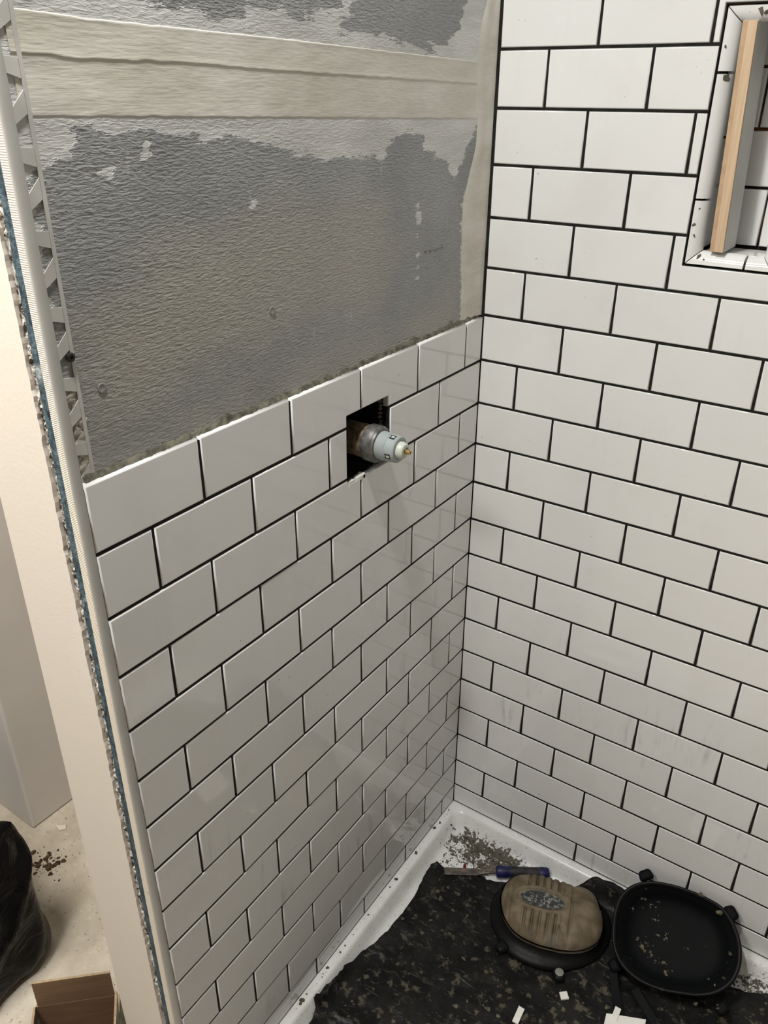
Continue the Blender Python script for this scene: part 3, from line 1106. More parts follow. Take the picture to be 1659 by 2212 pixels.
# finer faces so that the mortar stain can follow its own outline
bm = bmesh.new()
bm.from_mesh(o.data)
ed = [e for e in bm.edges if e.calc_length() > 0.03 and min(v.co.x for v in e.verts) < -0.1]
bmesh.ops.subdivide_edges(bm, edges=ed, cuts=24, use_grid_fill=True)
bm.to_mesh(o.data)
bm.free()
co = np.empty(len(o.data.vertices) * 3)
o.data.vertices.foreach_get('co', co)
co = co.reshape(-1, 3) + np.array([0.46, -0.40, FLOOR])
dr = np.full(len(co), 0.0)


def soft(d, r0, r1):
    return np.clip((r1 - d) / (r1 - r0), 0, 1)


def segd(px, py, a, b):
    ex, ey = b[0] - a[0], b[1] - a[1]
    t = np.clip(((px - a[0]) * ex + (py - a[1]) * ey) / (ex * ex + ey * ey), 0, 1)
    return np.hypot(px - a[0] - t * ex, py - a[1] - t * ey)


dr = np.maximum(dr, 1.0 * soft(segd(co[:, 0], co[:, 1], (0.060, -0.050), (0.195, -0.050)), 0.008, 0.032))
dr = np.maximum(dr, 0.80 * soft(segd(co[:, 0], co[:, 1], (0.06, -0.075), (0.13, -0.085)), 0.02, 0.060))
dr = np.maximum(dr, 0.8 * soft(segd(co[:, 0], co[:, 1], (0.66, -0.045), (0.72, -0.04)), 0.01, 0.03))
dr *= np.where(co[:, 2] < -0.060, 1.0, 0.45)
at = o.data.attributes.new('dirt', 'FLOAT', 'POINT')
at.data.foreach_set('value', dr.astype(np.float32))
tag(tray, 'white enamelled shower tray with a raised rim and dirty corner', 'shower tray')

# crumbs of mortar on the tray
mb = MB()
for k in range(1100):
    u = random.random()
    x = 0.045 + 0.165 * random.random()
    y = -0.036 - 0.10 * random.random() ** 1.6
    if min(x - TX0, TY1 - y) < 0.047 or x + (-y) * 1.1 > 0.27 or noise.noise((x * 45, y * 45, 2)) < -0.12:
        continue
    blob(mb, (x, y, tray_z(x, y) + 0.0003), 0.0007 + 0.0028 * random.random() ** 3, 0.35)
for k in range(46):
    y = -0.03 - 0.60 * random.random()
    x = random.choice((0.004 + 0.007 * random.random(), 0.046 + 0.02 * random.random()))
    blob(mb, (x, y, tray_z(x, y) + 0.0003), 0.0009 + 0.0026 * random.random() ** 3, 0.4)
for (x, y, r_) in ((0.008, -0.075, .004), (0.0075, -0.175, .0042), (0.0080, -0.255, .0042), (0.007, -0.565, .0055), (0.009, -0.572, .004), (0.008, -0.49, .003), (0.050, -0.335, .005), (0.0485, -0.328, .0035)):
    blob(mb, (x, y, tray_z(x, y) + 0.0003), r_, 0.35, 0, 8)
for k in range(30):
    x = 0.63 + 0.10 * random.random()
    y = -0.060 + 0.015 * random.random()
    blob(mb, (x, y, tray_z(x, y) + 0.0003), 0.0015 + 0.004 * random.random() ** 2, 0.3)
o = mb.build('mortar_crumbs', M['mortar'])
tag(o, 'dried mortar crumbs scattered on the white shower tray', 'debris', kind='stuff')

# ------------------------------------------------------------------ black sheet on the tray floor
SHEET = [(0.043, -0.144), (0.037, -0.160), (0.038, -0.181), (0.044, -0.22), (0.049, -0.26), (0.048, -0.30), (0.047, -0.345), (0.038, -0.39), (0.031, -0.426), (0.027, -0.455),
         (0.0265, -0.483), (0.023, -0.52), (0.0215, -0.549), (0.0285, -0.553), (0.034, -0.571), (0.04, -0.65), (0.045, -0.74), (0.30, -0.745), (0.60, -0.74), (0.86, -0.74), (0.86, -0.40),
         (0.86, -0.10), (0.79, -0.06), (0.708, -0.046), (0.68, -0.062), (0.640, -0.068), (0.60, -0.07), (0.52, -0.03), (0.46, -0.016), (0.408, -0.0125), (0.385, -0.0115), (0.3545, -0.0135), (0.325, -0.030),
         (0.2997, -0.044), (0.24, -0.09), (0.19, -0.105), (0.155, -0.122), (0.146, -0.118), (0.110, -0.138), (0.078, -0.152), (0.055, -0.146)]


def sheet_z(x, y):
    f = noise.noise((x * 22, y * 22, 0.3)) + 0.6 * noise.noise((x * 50, y * 50, 4.1))
    rid = 1 - abs(noise.noise((x * 9 + 4, y * 14, 7.7)))
    k = 1.0
    for px, py, rx_, ry_ in ((0.308, -0.146, 0.135, 0.120), (0.545, -0.17, 0.155, 0.115)):
        q = math.hypot((x - px) / rx_, (y - py) / ry_)
        k = min(k, max(0.0, min(1.0, (q - 1.0) / 0.25)))
    ins_ = min(x - TX0, TX1 - x, y - TY0, TY1 - y)
    k2 = max(0.0, min(1.0, (0.060 - ins_) / 0.02))
    return tray_z(x, y) + 0.0032 + 0.0034 * k2 * max(k, 0.0) + k * (0.0016 * (max(f, -1) + 1.0) + 0.004 * max(0, rid - 0.86) * 6)


def inside(x, y, poly):
    r = False
    for i in range(len(poly)):
        (ax, ay), (bx, by) = poly[i - 1], poly[i]
        if (ay > y) != (by > y) and x < (bx - ax) * (y - ay) / (by - ay) + ax:
            r = not r
    return r


bd = []
for i in range(len(SHEET)):
    a, b = Vector(SHEET[i]), Vector(SHEET[(i + 1) % len(SHEET)])
    n = max(1, int((b - a).length / 0.007))
    for k in range(n):
        q = a.lerp(b, k / n)
        jit = 0.0012 if k else 0
        bd.append(Vector((q.x + random.uniform(-jit, jit), q.y + random.uniform(-jit, jit))))
nb = len(bd)
pts = list(bd)
gs = 0.0085
x = 0.02
while x < 0.87:
    y = -0.75
    while y < 0:
        px, py = x + random.uniform(-.002, .002), y + random.uniform(-.002, .002)
        if inside(px, py, [(q.x, q.y) for q in bd]):
            pts.append(Vector((px, py)))
        y += gs
    x += gs
res = delaunay_2d_cdt(pts, [(i, (i + 1) % nb) for i in range(nb)], [], 0, 1e-6)
vv, ff = res[0], res[2]
poly_b = [(q.x, q.y) for q in bd]
ff = [tuple(f) for f in ff if inside(sum(vv[i].x for i in f) / 3, sum(vv[i].y for i in f) / 3, poly_b)]
sv = [(q.x, q.y, sheet_z(q.x, q.y)) for q in vv]
sheet = make('plastic_sheet', sv, ff, M['sheet'], None, smooth=True)
md = sheet.modifiers.new('thickness', 'SOLIDIFY')
md.thickness = 0.0009
md.offset = -1
tag(sheet, 'dirty black plastic sheet spread over the shower tray floor', 'sheet')
# crumbs on the sheet
mb = MB()
for k in range(1300):
    x = 0.04 + 0.72 * random.random()
    y = -0.66 + 0.64 * random.random()
    if not inside(x, y, SHEET) or noise.noise((x * 14, y * 14, 1)) < -0.15 or math.hypot((x - 0.308) / 0.125, (y + 0.146) / 0.115) < 1 or (0.41 < x < 0.66 and y > -0.235) or min(x - TX0, TX1 - x, TY1 - y) < 0.056 or (x < 0.30 and y > -0.118 - 0.0 * x):
        continue
    blob(mb, (x, y, sheet_z(x, y) + 0.0002), 0.0007 + 0.0052 * random.random() ** 5.0, 0.26, 0, 9)
o = mb.build('mortar_lumps', M['mortar'])
tag(o, 'dried mortar lumps strewn over the black plastic sheet', 'debris', kind='stuff')

# ------------------------------------------------------------------ tan knee pad
def spline_r(pts, cx, cy, n):
    """Radius around (cx, cy) for n even angles, smoothed from an outline."""
    q = sorted((math.atan2(y - cy, x - cx), math.hypot(x - cx, y - cy)) for x, y in pts)
    q = [(a - 2 * PI, r) for a, r in q[-3:]] + q + [(a + 2 * PI, r) for a, r in q[:3]]
    aa = np.array([a for a, r in q])
    rr = np.array([r for a, r in q])
    th = -PI + 2 * PI * np.arange(n) / n
    v = np.interp(th, aa, rr)
    ker = np.exp(-0.5 * (np.arange(-6, 7) / 2.6) ** 2)
    ker /= ker.sum()
    return th, np.convolve(np.concatenate([v[-6:], v, v[:6]]), ker, 'valid')


KCX, KCY = 0.312, -0.142
CAP = [(0.4092, -0.118), (0.4132, -0.1461), (0.4004, -0.1758), (0.3727, -0.2005), (0.3405, -0.2145), (0.3061, -0.2243), (0.2707, -0.225), (0.2449, -0.2137), (0.2232, -0.1912),
       (0.2085, -0.1653), (0.2040, -0.1400), (0.2086, -0.1149), (0.2232, -0.100), (0.2369, -0.0931), (0.2607, -0.0808), (0.2794, -0.0761), (0.3077, -0.0701), (0.3357, -0.0642), (0.3515, -0.0544),
       (0.3705, -0.0571), (0.3868, -0.0792), (0.4012, -0.0993)]
BODY = [(0.1902, -0.1681), (0.2084, -0.207), (0.2409, -0.2338), (0.2648, -0.2489), (0.3129, -0.2497), (0.3522, -0.236), (0.3949, -0.2003), (0.4247, -0.1315), (0.4127, -0.0703), (0.3881, -0.0461),
        (0.35, -0.045), (0.30, -0.055), (0.25, -0.068), (0.205, -0.10), (0.188, -0.135)]
pad = empty('knee_pad', (KCX, KCY, BAS + 0.0036))
zb_ = BAS + 0.0036
NT = 180
th, rb = spline_r(BODY, KCX, KCY, NT)
_, rc = spline_r(CAP, KCX, KCY, NT)
vs, rings_ = [], []
for s, z in ((0.97, 0.0), (1.0, 0.002), (1.0, 0.007), (0.975, 0.010), (0.955, 0.012)):
    rings_.append([(rb[i] * s * math.cos(th[i]), rb[i] * s * math.sin(th[i]), z) for i in range(NT)])
for f, z in ((0.5, 0.014), (1.02, 0.021), (1.03, 0.034), (1.005, 0.038), (0.90, 0.038)):
    rings_.append([((rb[i] * (1 - f) + rc[i] * f) * math.cos(th[i]), (rb[i] * (1 - f) + rc[i] * f) * math.sin(th[i]), z) for i in range(NT)])
MB().rings(rings_).build('body', M['black_rubber'], pad, True)
# the tan cap: a polar height field with grooves and a recessed oval
LA = math.radians(-3)
lab_c = (0.2905 - KCX, -0.1490 - KCY)
lab_a, lab_b = 0.0455, 0.0190


def lab_uv(x, y):
    dx, dy = x - lab_c[0], y - lab_c[1]
    c_, s_ = math.cos(LAB_ROT), math.sin(LAB_ROT)
    return (dx * c_ + dy * s_, -dx * s_ + dy * c_)


LAB_ROT = math.radians(17)
PAX = math.radians(17)


def cap_h(x, y, t):
    base = 0.033 + 0.037 * (max(0.0, 1 - t ** 4.2)) ** 0.55
    u, v_ = lab_uv(x, y)
    e = math.hypot(u / lab_a, v_ / lab_b)
    g_ = 0.0
    # oval recess with a raised lip
    if e < 1.0:
        g_ -= 0.0032
    elif e < 1.16:
        g_ -= 0.0032 * (1.16 - e) / 0.16
    if 1.1 < e < 1.55:
        g_ += 0.0024 * math.sin((e - 1.1) / 0.45 * PI)
    # ribs on both long sides
    if -0.036 < u < 0.040 and 1.45 < e and t < 0.985:
        per = 0.0150
        q = (u + 0.030) % per
        d = min(q, per - q)
        k = min(1, (e - 1.45) / 0.15) * min(1, (0.985 - t) / 0.12)
        g_ -= 0.0075 * math.exp(-(d / 0.0023) ** 2) * k
        g_ += 0.0022 * k
    # groove around the label side panel and the raised nose on the far end
    ue = u - 0.058
    if abs(ue) < 0.004 and e > 1.1 and t < 0.97:
        g_ -= 0.0042 * (1 - abs(ue) / 0.004)
    if u > 0.060 and abs(v_ - 0.005) < 0.024:
        g_ += 0.0062 * min(1, (u - 0.060) / 0.01) * min(1, (0.024 - abs(v_ - 0.005)) / 0.006)
    if u < -0.058 and t < 0.97:
        g_ -= 0.0032 * math.exp(-((u + 0.062) / 0.003) ** 2)
        g_ -= 0.0026 * math.exp(-((u + 0.074) / 0.003) ** 2)
    if v_ < -0.045 and u > 0.02:
        g_ -= 0.0034 * math.exp(-((u - 0.050 + 0.6 * (v_ + 0.06)) / 0.004) ** 2)
        g_ -= 0.0030 * math.exp(-((u - 0.036 - 0.3 * (v_ + 0.06)) / 0.003) ** 2)
    return base + g_ + 0.0006 * noise.noise((x * 70, y * 70, 0))


NT2, NR = 260, 74
th2 = -PI + 2 * PI * np.arange(NT2) / NT2
rc2 = np.interp(th2, np.concatenate([th, [PI]]), np.concatenate([rc, [rc[0]]]))
vs, fs = [(0, 0, cap_h(0, 0, 0))], []
for k in range(1, NR + 1):
    t = (k / NR) ** 0.85
    for i in range(NT2):
        x, y = rc2[i] * t * math.cos(th2[i]), rc2[i] * t * math.sin(th2[i])
        vs.append((x, y, cap_h(x, y, t)))
for i in range(NT2):
    vs.append((rc2[i] * math.cos(th2[i]), rc2[i] * math.sin(th2[i]), 0.029))
for i in range(NT2):
    fs.append((0, 1 + i, 1 + (i + 1) % NT2))
for k in range(NR):
    for i in range(NT2):
        a, b = 1 + k * NT2 + i, 1 + k * NT2 + (i + 1) % NT2
        fs.append((a, a + NT2, b + NT2, b))
o = make('cap', vs, fs, M['tan_rubber'], pad, smooth=True)
o['label'] = 'tan ribbed rubber cap'
# label oval lying in its recess
vs, fs = [], []
n = 48
rr_ = []
for s in (0.0, 0.5, 0.97):
    ring = []
    for i in range(n):
        a = 2 * PI * i / n
        u, v_ = lab_a * s * math.cos(a), lab_b * s * math.sin(a)
        x = lab_c[0] + u * math.cos(LAB_ROT) - v_ * math.sin(LAB_ROT)
        y = lab_c[1] + u * math.sin(LAB_ROT) + v_ * math.cos(LAB_ROT)
        ring.append((x, y, 0.033 + 0.037 * (max(0.0, 1 - (math.hypot(x, y) / 0.1) ** 4.2)) ** 0.55 - 0.0020))
    rr_.append(ring)
lb = MB().rings(rr_, False, False)
o = lb.build('oval_badge', M['label'], pad, True)
o['label'] = 'dark worn oval badge with illegible pale print'
pm = MB()
random.seed(21)
for row, (u0, nn) in enumerate(((-0.022, 5), (-0.013, 6), (0.004, 8), (0.0125, 7))):
    for k in range(nn):
        v0 = -0.010 + 0.0027 * k * (7 / nn) ** 0.5
        for q in range(2):
            uu = u0 + random.uniform(-.0014, .0014)
            v1 = v0 + random.uniform(-.0007, .0007)
            l_, w_ = random.uniform(.0010, .0024), random.uniform(.00030, .00055)
            if q:
                l_, w_ = w_, random.uniform(.0008, .0011)
            cs = []
            for (du, dv) in ((-l_, -w_), (l_, -w_), (l_, w_), (-l_, w_)):
                a, b = uu + du, v1 + dv
                x = lab_c[0] + a * math.cos(LAB_ROT) - b * math.sin(LAB_ROT)
                y = lab_c[1] + a * math.sin(LAB_ROT) + b * math.cos(LAB_ROT)
                cs.append((x, y, 0.033 + 0.037 * (max(0.0, 1 - (math.hypot(x, y) / 0.1) ** 4.2)) ** 0.55 - 0.0020))
            pm.hexa([(x, y, z + 0.0001) for x, y, z in cs] + [(x, y, z + 0.0003) for x, y, z in cs])
pm.build('worn_print', M['label_print'], pad)
def tab(name, pos, dl, up, wd, ln, th_, mat, parent):
    """A rounded strap tab growing outwards along dl."""
    sd_ = up.cross(dl)
    q = []
    for h in (-th_ / 2, th_ / 2):
        for (s, t_) in ((-ln * .5, -wd), (ln * .75, -wd * .8), (ln * .75, wd * .8), (-ln * .5, wd)):
            q.append(pos + dl * s + sd_ * t_ + up * h)
    o = MB().hexa(q).build(name, mat, parent)
    bm = bmesh.new(); bm.from_mesh(o.data); bmesh.ops.recalc_face_normals(bm, faces=bm.faces); bm.to_mesh(o.data); bm.free()
    return autosmooth(bevel(o, th_ * 0.42, 3), 60)


UP = Vector((0, 0, 1))
for (x, y) in ((0.256, -0.246), (0.3690, -0.236)):
    pos = Vector((x - KCX, y - KCY, 0.0075))
    o = tab('strap_lug', pos, Vector((pos.x, pos.y, 0)).normalized(), UP, 0.012, 0.020, 0.015, M['black_rubber'], pad)
mb = MB().lathe([(0, 0.0085), (0.002, 0.0085), (0.003, 0.006), (0.003, 0)], 'z', (0.3705 - KCX, -0.2365 - KCY, 0.0146), 14)
mb.build('stud', M['chip_white'] if False else plain('grey_stud', (0.22, 0.22, 0.205), 0.6), pad, True)
tag(pad, 'knee pad with tan ribbed rubber cap and dark oval badge', 'knee pad')

# ------------------------------------------------------------------ black knee pad leaning on the right wall
pc = Vector((0.533, -0.092, -0.003))
LIFT2 = 0.0045
ex = Vector((1, 0, 0))
nv = Vector((0, -0.5433, 0.8396))
ey = nv.cross(ex)
RIMW = [(0.4281, -0.1226, -0.0246), (0.4206, -0.1018, -0.0111), (0.4192, -0.0708, 0.0089), (0.4323, -0.0484, 0.0234), (0.4593, -0.0308, 0.036), (0.4956, -0.0208, 0.0432),
        (0.5331, -0.0154, 0.0474), (0.568, -0.0142, 0.0481), (0.601, -0.0162, 0.0475), (0.6245, -0.0313, 0.0357), (0.6442, -0.0533, 0.0202), (0.654, -0.0809, 0.0024), (0.6524, -0.1067, -0.0144),
        (0.6361, -0.1314, -0.0303), (0.6069, -0.151, -0.043), (0.5738, -0.1617, -0.0499), (0.5325, -0.1728, -0.0571), (0.4963, -0.1751, -0.0586), (0.4629, -0.1675, -0.0537), (0.441, -0.1508, -0.0429)]
loc2 = [((Vector(q) - pc).dot(ex), (Vector(q) - pc).dot(ey)) for q in RIMW]
th, rr2 = spline_r(loc2, 0, 0, 140)
pad2 = empty('knee_pad', (0, 0, 0))
pad2.matrix_world = Matrix.Translation(pc + Vector((0, -0.0022, LIFT2))) @ Matrix((ex, ey, nv)).transposed().to_4x4()
rings_ = []
for s, h in ((0.55, -0.0420), (0.80, -0.040), (0.93, -0.030), (0.985, -0.014), (1.0, -0.003), (0.995, 0.002), (0.97, 0.004), (0.945, 0.003), (0.92, -0.001), (0.895, -0.006)):
    rings_.append([(rr2[i] * s * math.cos(th[i]), rr2[i] * s * math.sin(th[i]), h) for i in range(140)])
MB().rings(rings_, True, False).build('shell', M['black_rubber'], pad2, True)
rings_ = []
for s, h in ((0.905, -0.0045), (0.86, -0.008), (0.80, -0.016), (0.74, -0.024), (0.66, -0.0285), (0.5, -0.0305), (0.25, -0.031), (0.02, -0.031)):
    rings_.append([(rr2[i] * s * math.cos(th[i]), rr2[i] * s * math.sin(th[i]), h + 0.0015 * noise.noise((3 * s * math.cos(th[i]), 3 * s * math.sin(th[i]), 0))) for i in range(140)])
MB().rings(rings_, False, True).build('foam_liner', M['black_foam'], pad2, True)
mb = MB()
for k in range(40):
    t = random.random()
    x = -0.075 + 0.12 * t + random.gauss(0, 0.008)
    y = -0.025 - 0.045 * t + random.gauss(0, 0.006)
    blob(mb, (x, y, -0.0290), 0.0010 + 0.0042 * random.random() ** 3, 0.25, 0, 8)
for (x, y, r_) in ((0.062, 0.078, .006), (0.022, 0.094, .005), (0.098, 0.02, .004), (0.07, -0.086, .004)):
    blob(mb, (x, y, 0.0035 if abs(x) > 0.03 else 0.003), r_, 0.15, 0, 9)
o = mb.build('dried_mortar', M['mortar'], pad2)
o['kind'] = 'stuff'
for (wx, wy, wz, r_) in ((0.4519, -0.0245, 0.0400, 0.015), (0.6120, -0.0185, 0.0440, 0.015), (0.6437, -0.1495, -0.0420, 0.014), (0.455, -0.1720, -0.055, 0.013)):
    q = Vector((wx, wy, wz)) - pc
    lx, ly = q.dot(ex), q.dot(ey)
    dl = Vector((lx, ly, 0)).normalized()
    tab('strap_lug', Vector((lx, ly, -0.006)), dl, UP, r_, 0.016, 0.014, M['black_foam'], pad2)


def ribbon(name, path, wd, th_, mat, parent):
    rr_ = []
    for i, p_ in enumerate(path):
        p_ = Vector(p_)
        d = (Vector(path[min(i + 1, len(path) - 1)]) - Vector(path[max(i - 1, 0)])).normalized()
        sd = d.cross(Vector((0, 0, 1)))
        sd = sd.normalized() if sd.length > 1e-4 else Vector((1, 0, 0))
        up = sd.cross(d)
        rr_.append([p_ - sd * wd - up * th_, p_ + sd * wd - up * th_, p_ + sd * wd + up * th_, p_ - sd * wd + up * th_])
    o = MB().rings(rr_).build(name, mat, parent)
    return autosmooth(bevel(o, th_ * .7, 2))


iv = pad2.matrix_world.inverted()
for path in ([(0.636, -0.165, -0.052), (0.634, -0.185, -0.058), (0.626, -0.203, -0.070), (0.612, -0.214, -0.0775), (0.596, -0.221, -0.0790)],
             [(0.500, -0.187, -0.066), (0.525, -0.205, -0.070), (0.545, -0.216, -0.0765), (0.560, -0.222, -0.0790), (0.585, -0.228, -0.0790)],
             [(0.455, -0.180, -0.062), (0.470, -0.205, -0.072), (0.487, -0.230, -0.0780), (0.50, -0.255, -0.0795)]):
    ribbon('strap', [iv @ Vector(q) for q in path], 0.008, 0.0012, M['black_foam'], pad2)
tag(pad2, 'black knee pad lying hollow side up against the tiled wall', 'knee pad')

# ------------------------------------------------------------------ chisel
ch = empty('chisel', (0.165, -0.100, BAS))
d = Vector((0.86, 0.51, 0)).normalized()
sd = Vector((-d.y, d.x, 0))


def cpt(s, o_, z):
    return Vector((0.165, -0.100, 0)) * 0 + d * s + sd * o_ + Vector((0, 0, z))


rr_ = []
for s, hw, z0, z1 in ((-0.112, 0.0085, 0.0062, 0.0075), (-0.108, 0.0090, 0.0058, 0.0085), (-0.040, 0.0085, 0.0062, 0.0105), (-0.032, 0.0050, 0.0075, 0.0120), (-0.006, 0.0042, 0.0110, 0.0165), (0.004, 0.0042, 0.0115, 0.0170)):
    rr_.append([cpt(s, -hw, z0), cpt(s, hw, z0), cpt(s, hw, z1), cpt(s, -hw, z1)])
o = MB().rings(rr_).build('blade', M['steel'], ch)
bm = bmesh.new(); bm.from_mesh(o.data); bmesh.ops.recalc_face_normals(bm, faces=bm.faces); bm.to_mesh(o.data); bm.free()
bevel(o, 0.0008, 2)
hz = 0.0150
MB().lathe([(0, 0.006), (0.001, 0.0115), (0.004, 0.0130), (0.020, 0.0125), (0.034, 0.0118), (0.034, 0.0)], org=cpt(0.0, 0, hz), dirv=d, n=28).build('collar', M['blue_plastic'], ch, True)['label'] = 'blue collar'
MB().lathe([(0.030, 0.0), (0.030, 0.0122), (0.036, 0.0128), (0.055, 0.0120), (0.075, 0.0124), (0.092, 0.0132), (0.096, 0.0130), (0.096, 0.0)], org=cpt(0.0, 0, hz), dirv=d, n=28).build('grip', M['grip'], ch, True)['label'] = 'dusty black grip'
MB().lathe([(0.094, 0.0), (0.094, 0.0136), (0.098, 0.0142), (0.109, 0.0140), (0.113, 0.0125), (0.114, 0.0)], org=cpt(0.0, 0, hz), dirv=d, n=28).build('end_cap', M['blue_plastic'], ch, True)['label'] = 'blue end cap'
for c_ in ch.children:
    if c_.name.startswith(('collar', 'grip', 'end_cap')):
        autosmooth(c_, 40)
tag(ch, 'chisel with grimy blade and blue and black handle behind the knee pad', 'chisel')
mb = MB()
mb.rings([[(0.1005 + 0.004 * s * math.cos(a), -0.1225 + 0.0028 * s * math.sin(a), z) for a in np.linspace(0, 2 * PI, 12, endpoint=False)]
          for s, z in ((0.8, BAS + 0.0005), (1.0, BAS + 0.004), (0.9, BAS + 0.010), (0.5, BAS + 0.016), (0.15, BAS + 0.019))])
o = mb.build('plastic_wedge', M['red'], None, True)
tag(o, 'tiny red plastic wedge standing behind the chisel blade', 'wedge')


# ------------------------------------------------------------------ tile offcuts on the sheet
def chip(cx, cy, pts, th_, label, zoff=0.0, mat='chip_white', tilt=0.0):
    z0 = max(sheet_z(cx + px, cy + py) for px, py in pts) + 0.0002 + zoff
    z0 = min(z0, sheet_z(cx, cy) + 0.003 + zoff)
    o = MB().rings([[(px, py, z + tilt * px) for px, py in pts] for z in (0, th_)]).build('tile_offcut', M[mat])
    o.location = (cx, cy, z0)
    bevel(o, 0.0006, 2)
    tag(o, label, 'tile offcut', 'white tile offcuts on the sheet')
    return o


chip(0.394, -0.267, [(-0.010, 0.0005), (-0.001, -0.0105), (0.0105, -0.0005), (0.001, 0.0105)], 0.004, 'small square white tile offcut lying beside the knee pads')
chip(0.3395, -0.3495, [(-0.0045, -0.0165), (0.0068, -0.0155), (0.0050, 0.0165), (-0.0065, 0.0155)], 0.004, 'narrow strip of white tile on the black sheet', tilt=-0.1)
chip(0.509, -0.276, [(-0.037, 0.020), (-0.027, -0.045), (0.039, -0.020), (0.027, 0.050)], 0.007, 'large white tile offcut at the edge nearest the straps')
chip(0.487, -0.249, [(-0.0055, 0.0140), (-0.0050, -0.0120), (0.0060, -0.0115), (0.0055, 0.0140)], 0.0045, 'small chipped white sliver resting on the large white offcut', zoff=0.0074)

# ------------------------------------------------------------------ shower valve
VY, VZ = -0.335, 0.9735
val = empty('shower_valve', (-0.095, VY, VZ))


def vl(name, prof, mat, n=48, parent=None, ang=35, sh=0.0):
    o = MB().lathe([(x + 0.095 + sh, r) for x, r in prof], 'x', (0, 0, 0), n).build(name, M[mat], parent or val)
    return autosmooth(o, ang)


body = vl('brass_body', [(-0.094, 0.0), (-0.094, 0.021), (-0.050, 0.021), (-0.050, 0.0245), (-0.022, 0.0245), (-0.0215, 0.0250), (-0.006, 0.0250), (-0.006, 0.0)], 'brass_old', sh=0.008)
body['label'] = 'tarnished brass body'
nut = vl('retaining_nut', [(-0.0075, 0.0), (-0.0075, 0.0268), (-0.0065, 0.0276), (0.008, 0.0276), (0.0092, 0.0270), (0.0105, 0.0258), (0.0125, 0.0255), (0.0135, 0.0248), (0.0135, 0.0218), (0.010, 0.0215), (0.010, 0.0)], 'nut', sh=0.0075)
nut['label'] = 'dark nickel nut'
cart = vl('cartridge', [(0.009, 0.0), (0.009, 0.0216), (0.036, 0.0207), (0.0364, 0.0200), (0.0368, 0.0200), (0.0372, 0.0205), (0.0505, 0.0196), (0.0520, 0.0182), (0.0520, 0.0137), (0.0495, 0.0135), (0.0495, 0.0)], 'grey_plastic')
cart['label'] = 'blue-grey plastic cartridge'
# clip windows on the cartridge
for k in range(4):
    a = math.radians(16 + 90 * k)
    mb = MB()
    c0 = Vector((0.095, 0, 0))
    rad = Vector((0, math.sin(a) * -1, math.cos(a)))
    tan = Vector((0, -math.cos(a), -math.sin(a)))
    q = []
    for rr in (0.0170, 0.0203):
        for (s, t_) in ((0.0385, -0.0040), (0.0475, -0.0040), (0.0475, 0.0040), (0.0385, 0.0040)):
            q.append(c0 + Vector((s, 0, 0)) + rad * rr + tan * t_)
    mb.hexa(q).build('clip_window', M['slot_dark'], cart)
    mb = MB()
    q = []
    for rr in (0.0170, 0.0208):
        for (s, t_) in ((0.0415, -0.0016), (0.0465, -0.0016), (0.0465, 0.0016), (0.0415, 0.0016)):
            q.append(c0 + Vector((s, 0, 0)) + rad * rr + tan * t_)
    mb.hexa(q).build('clip', M['pale_plastic'], cart)
hubp = vl('stem_hub', [(0.044, 0.0), (0.044, 0.0128), (0.050, 0.0128), (0.0555, 0.0118), (0.0575, 0.0100), (0.0580, 0.0060), (0.0565, 0.0055), (0.0565, 0.0)], 'pale_plastic', sh=0.004)
hubp['label'] = 'pale plastic hub'
spn = vl('spindle', [(0.055, 0.0), (0.055, 0.0038), (0.0605, 0.0038), (0.0610, 0.0026), (0.0635, 0.0026), (0.0640, 0.0038), (0.0690, 0.0038), (0.0700, 0.0030), (0.0700, 0.0016), (0.0670, 0.0014), (0.0670, 0)], 'brass', 20)
spn['label'] = 'small brass spindle'
# plate and pipes inside the hole
mb = MB().box(0.004, 0.010, -0.046, 0.046, -0.045, 0.050)
bevel(mb.build('back_plate', plain('black_box_plastic', (0.012, 0.013, 0.014), 0.4), val), 0.002, 2)
mb = MB().lathe([(0.0, 0.010), (0.06, 0.010), (0.062, 0.008), (0.062, 0)], 'x', (0.010, -0.040, -0.030), 18)
mb.build('fixing_post', plain('grey_fixing', (0.07, 0.075, 0.08), 0.45), val, True)
mb = MB().lathe([(0.0, 0.009), (0.05, 0.009), (0.052, 0.005), (0.052, 0)], 'x', (0.010, -0.012, 0.042), 18)
mb.build('fixing_post', bpy.data.materials['grey_fixing'], val, True)
tag(val, 'bare shower valve cartridge sticking out of the square hole in the tiles', 'shower valve')

# ------------------------------------------------------------------ wooden batten in the niche
bat = empty('wooden_batten', (0.3565, 0.0, 1.2300))
q = []
for zz_, dx in ((0, 0.0), (0.2785, -0.0108)):
    q += [(-0.0096 + dx, -0.0005, zz_), (0.0096 + dx, -0.0005, zz_), (0.0096 + dx, 0.068, zz_), (-0.0096 + dx, 0.068, zz_)]
o = MB().hexa(q).build('board', M['white_wood'], bat)
o.data.materials.append(M['pine_dark'])
for pl in o.data.polygons:
    if pl.normal.y < -0.7:
        pl.material_index = 1
bevel(o, 0.0008, 2)
# raised moulded lip along the bare face
q = []
for zz_, dx in ((0, 0.0), (0.2765, -0.0108)):
    q += [(-0.0026 + dx * 1.0, -0.0032, zz_ + .0006), (0.0088 + dx, -0.0032, zz_ + .0006), (0.0094 + dx, -0.0003, zz_ + .0006), (-0.0038 + dx, -0.0003, zz_ + .0006)]
bevel(MB().hexa(q).build('moulded_face', M['pine'], bat), 0.0004, 1)
tag(bat, 'thin pine batten propping the top of the wall niche', 'batten')

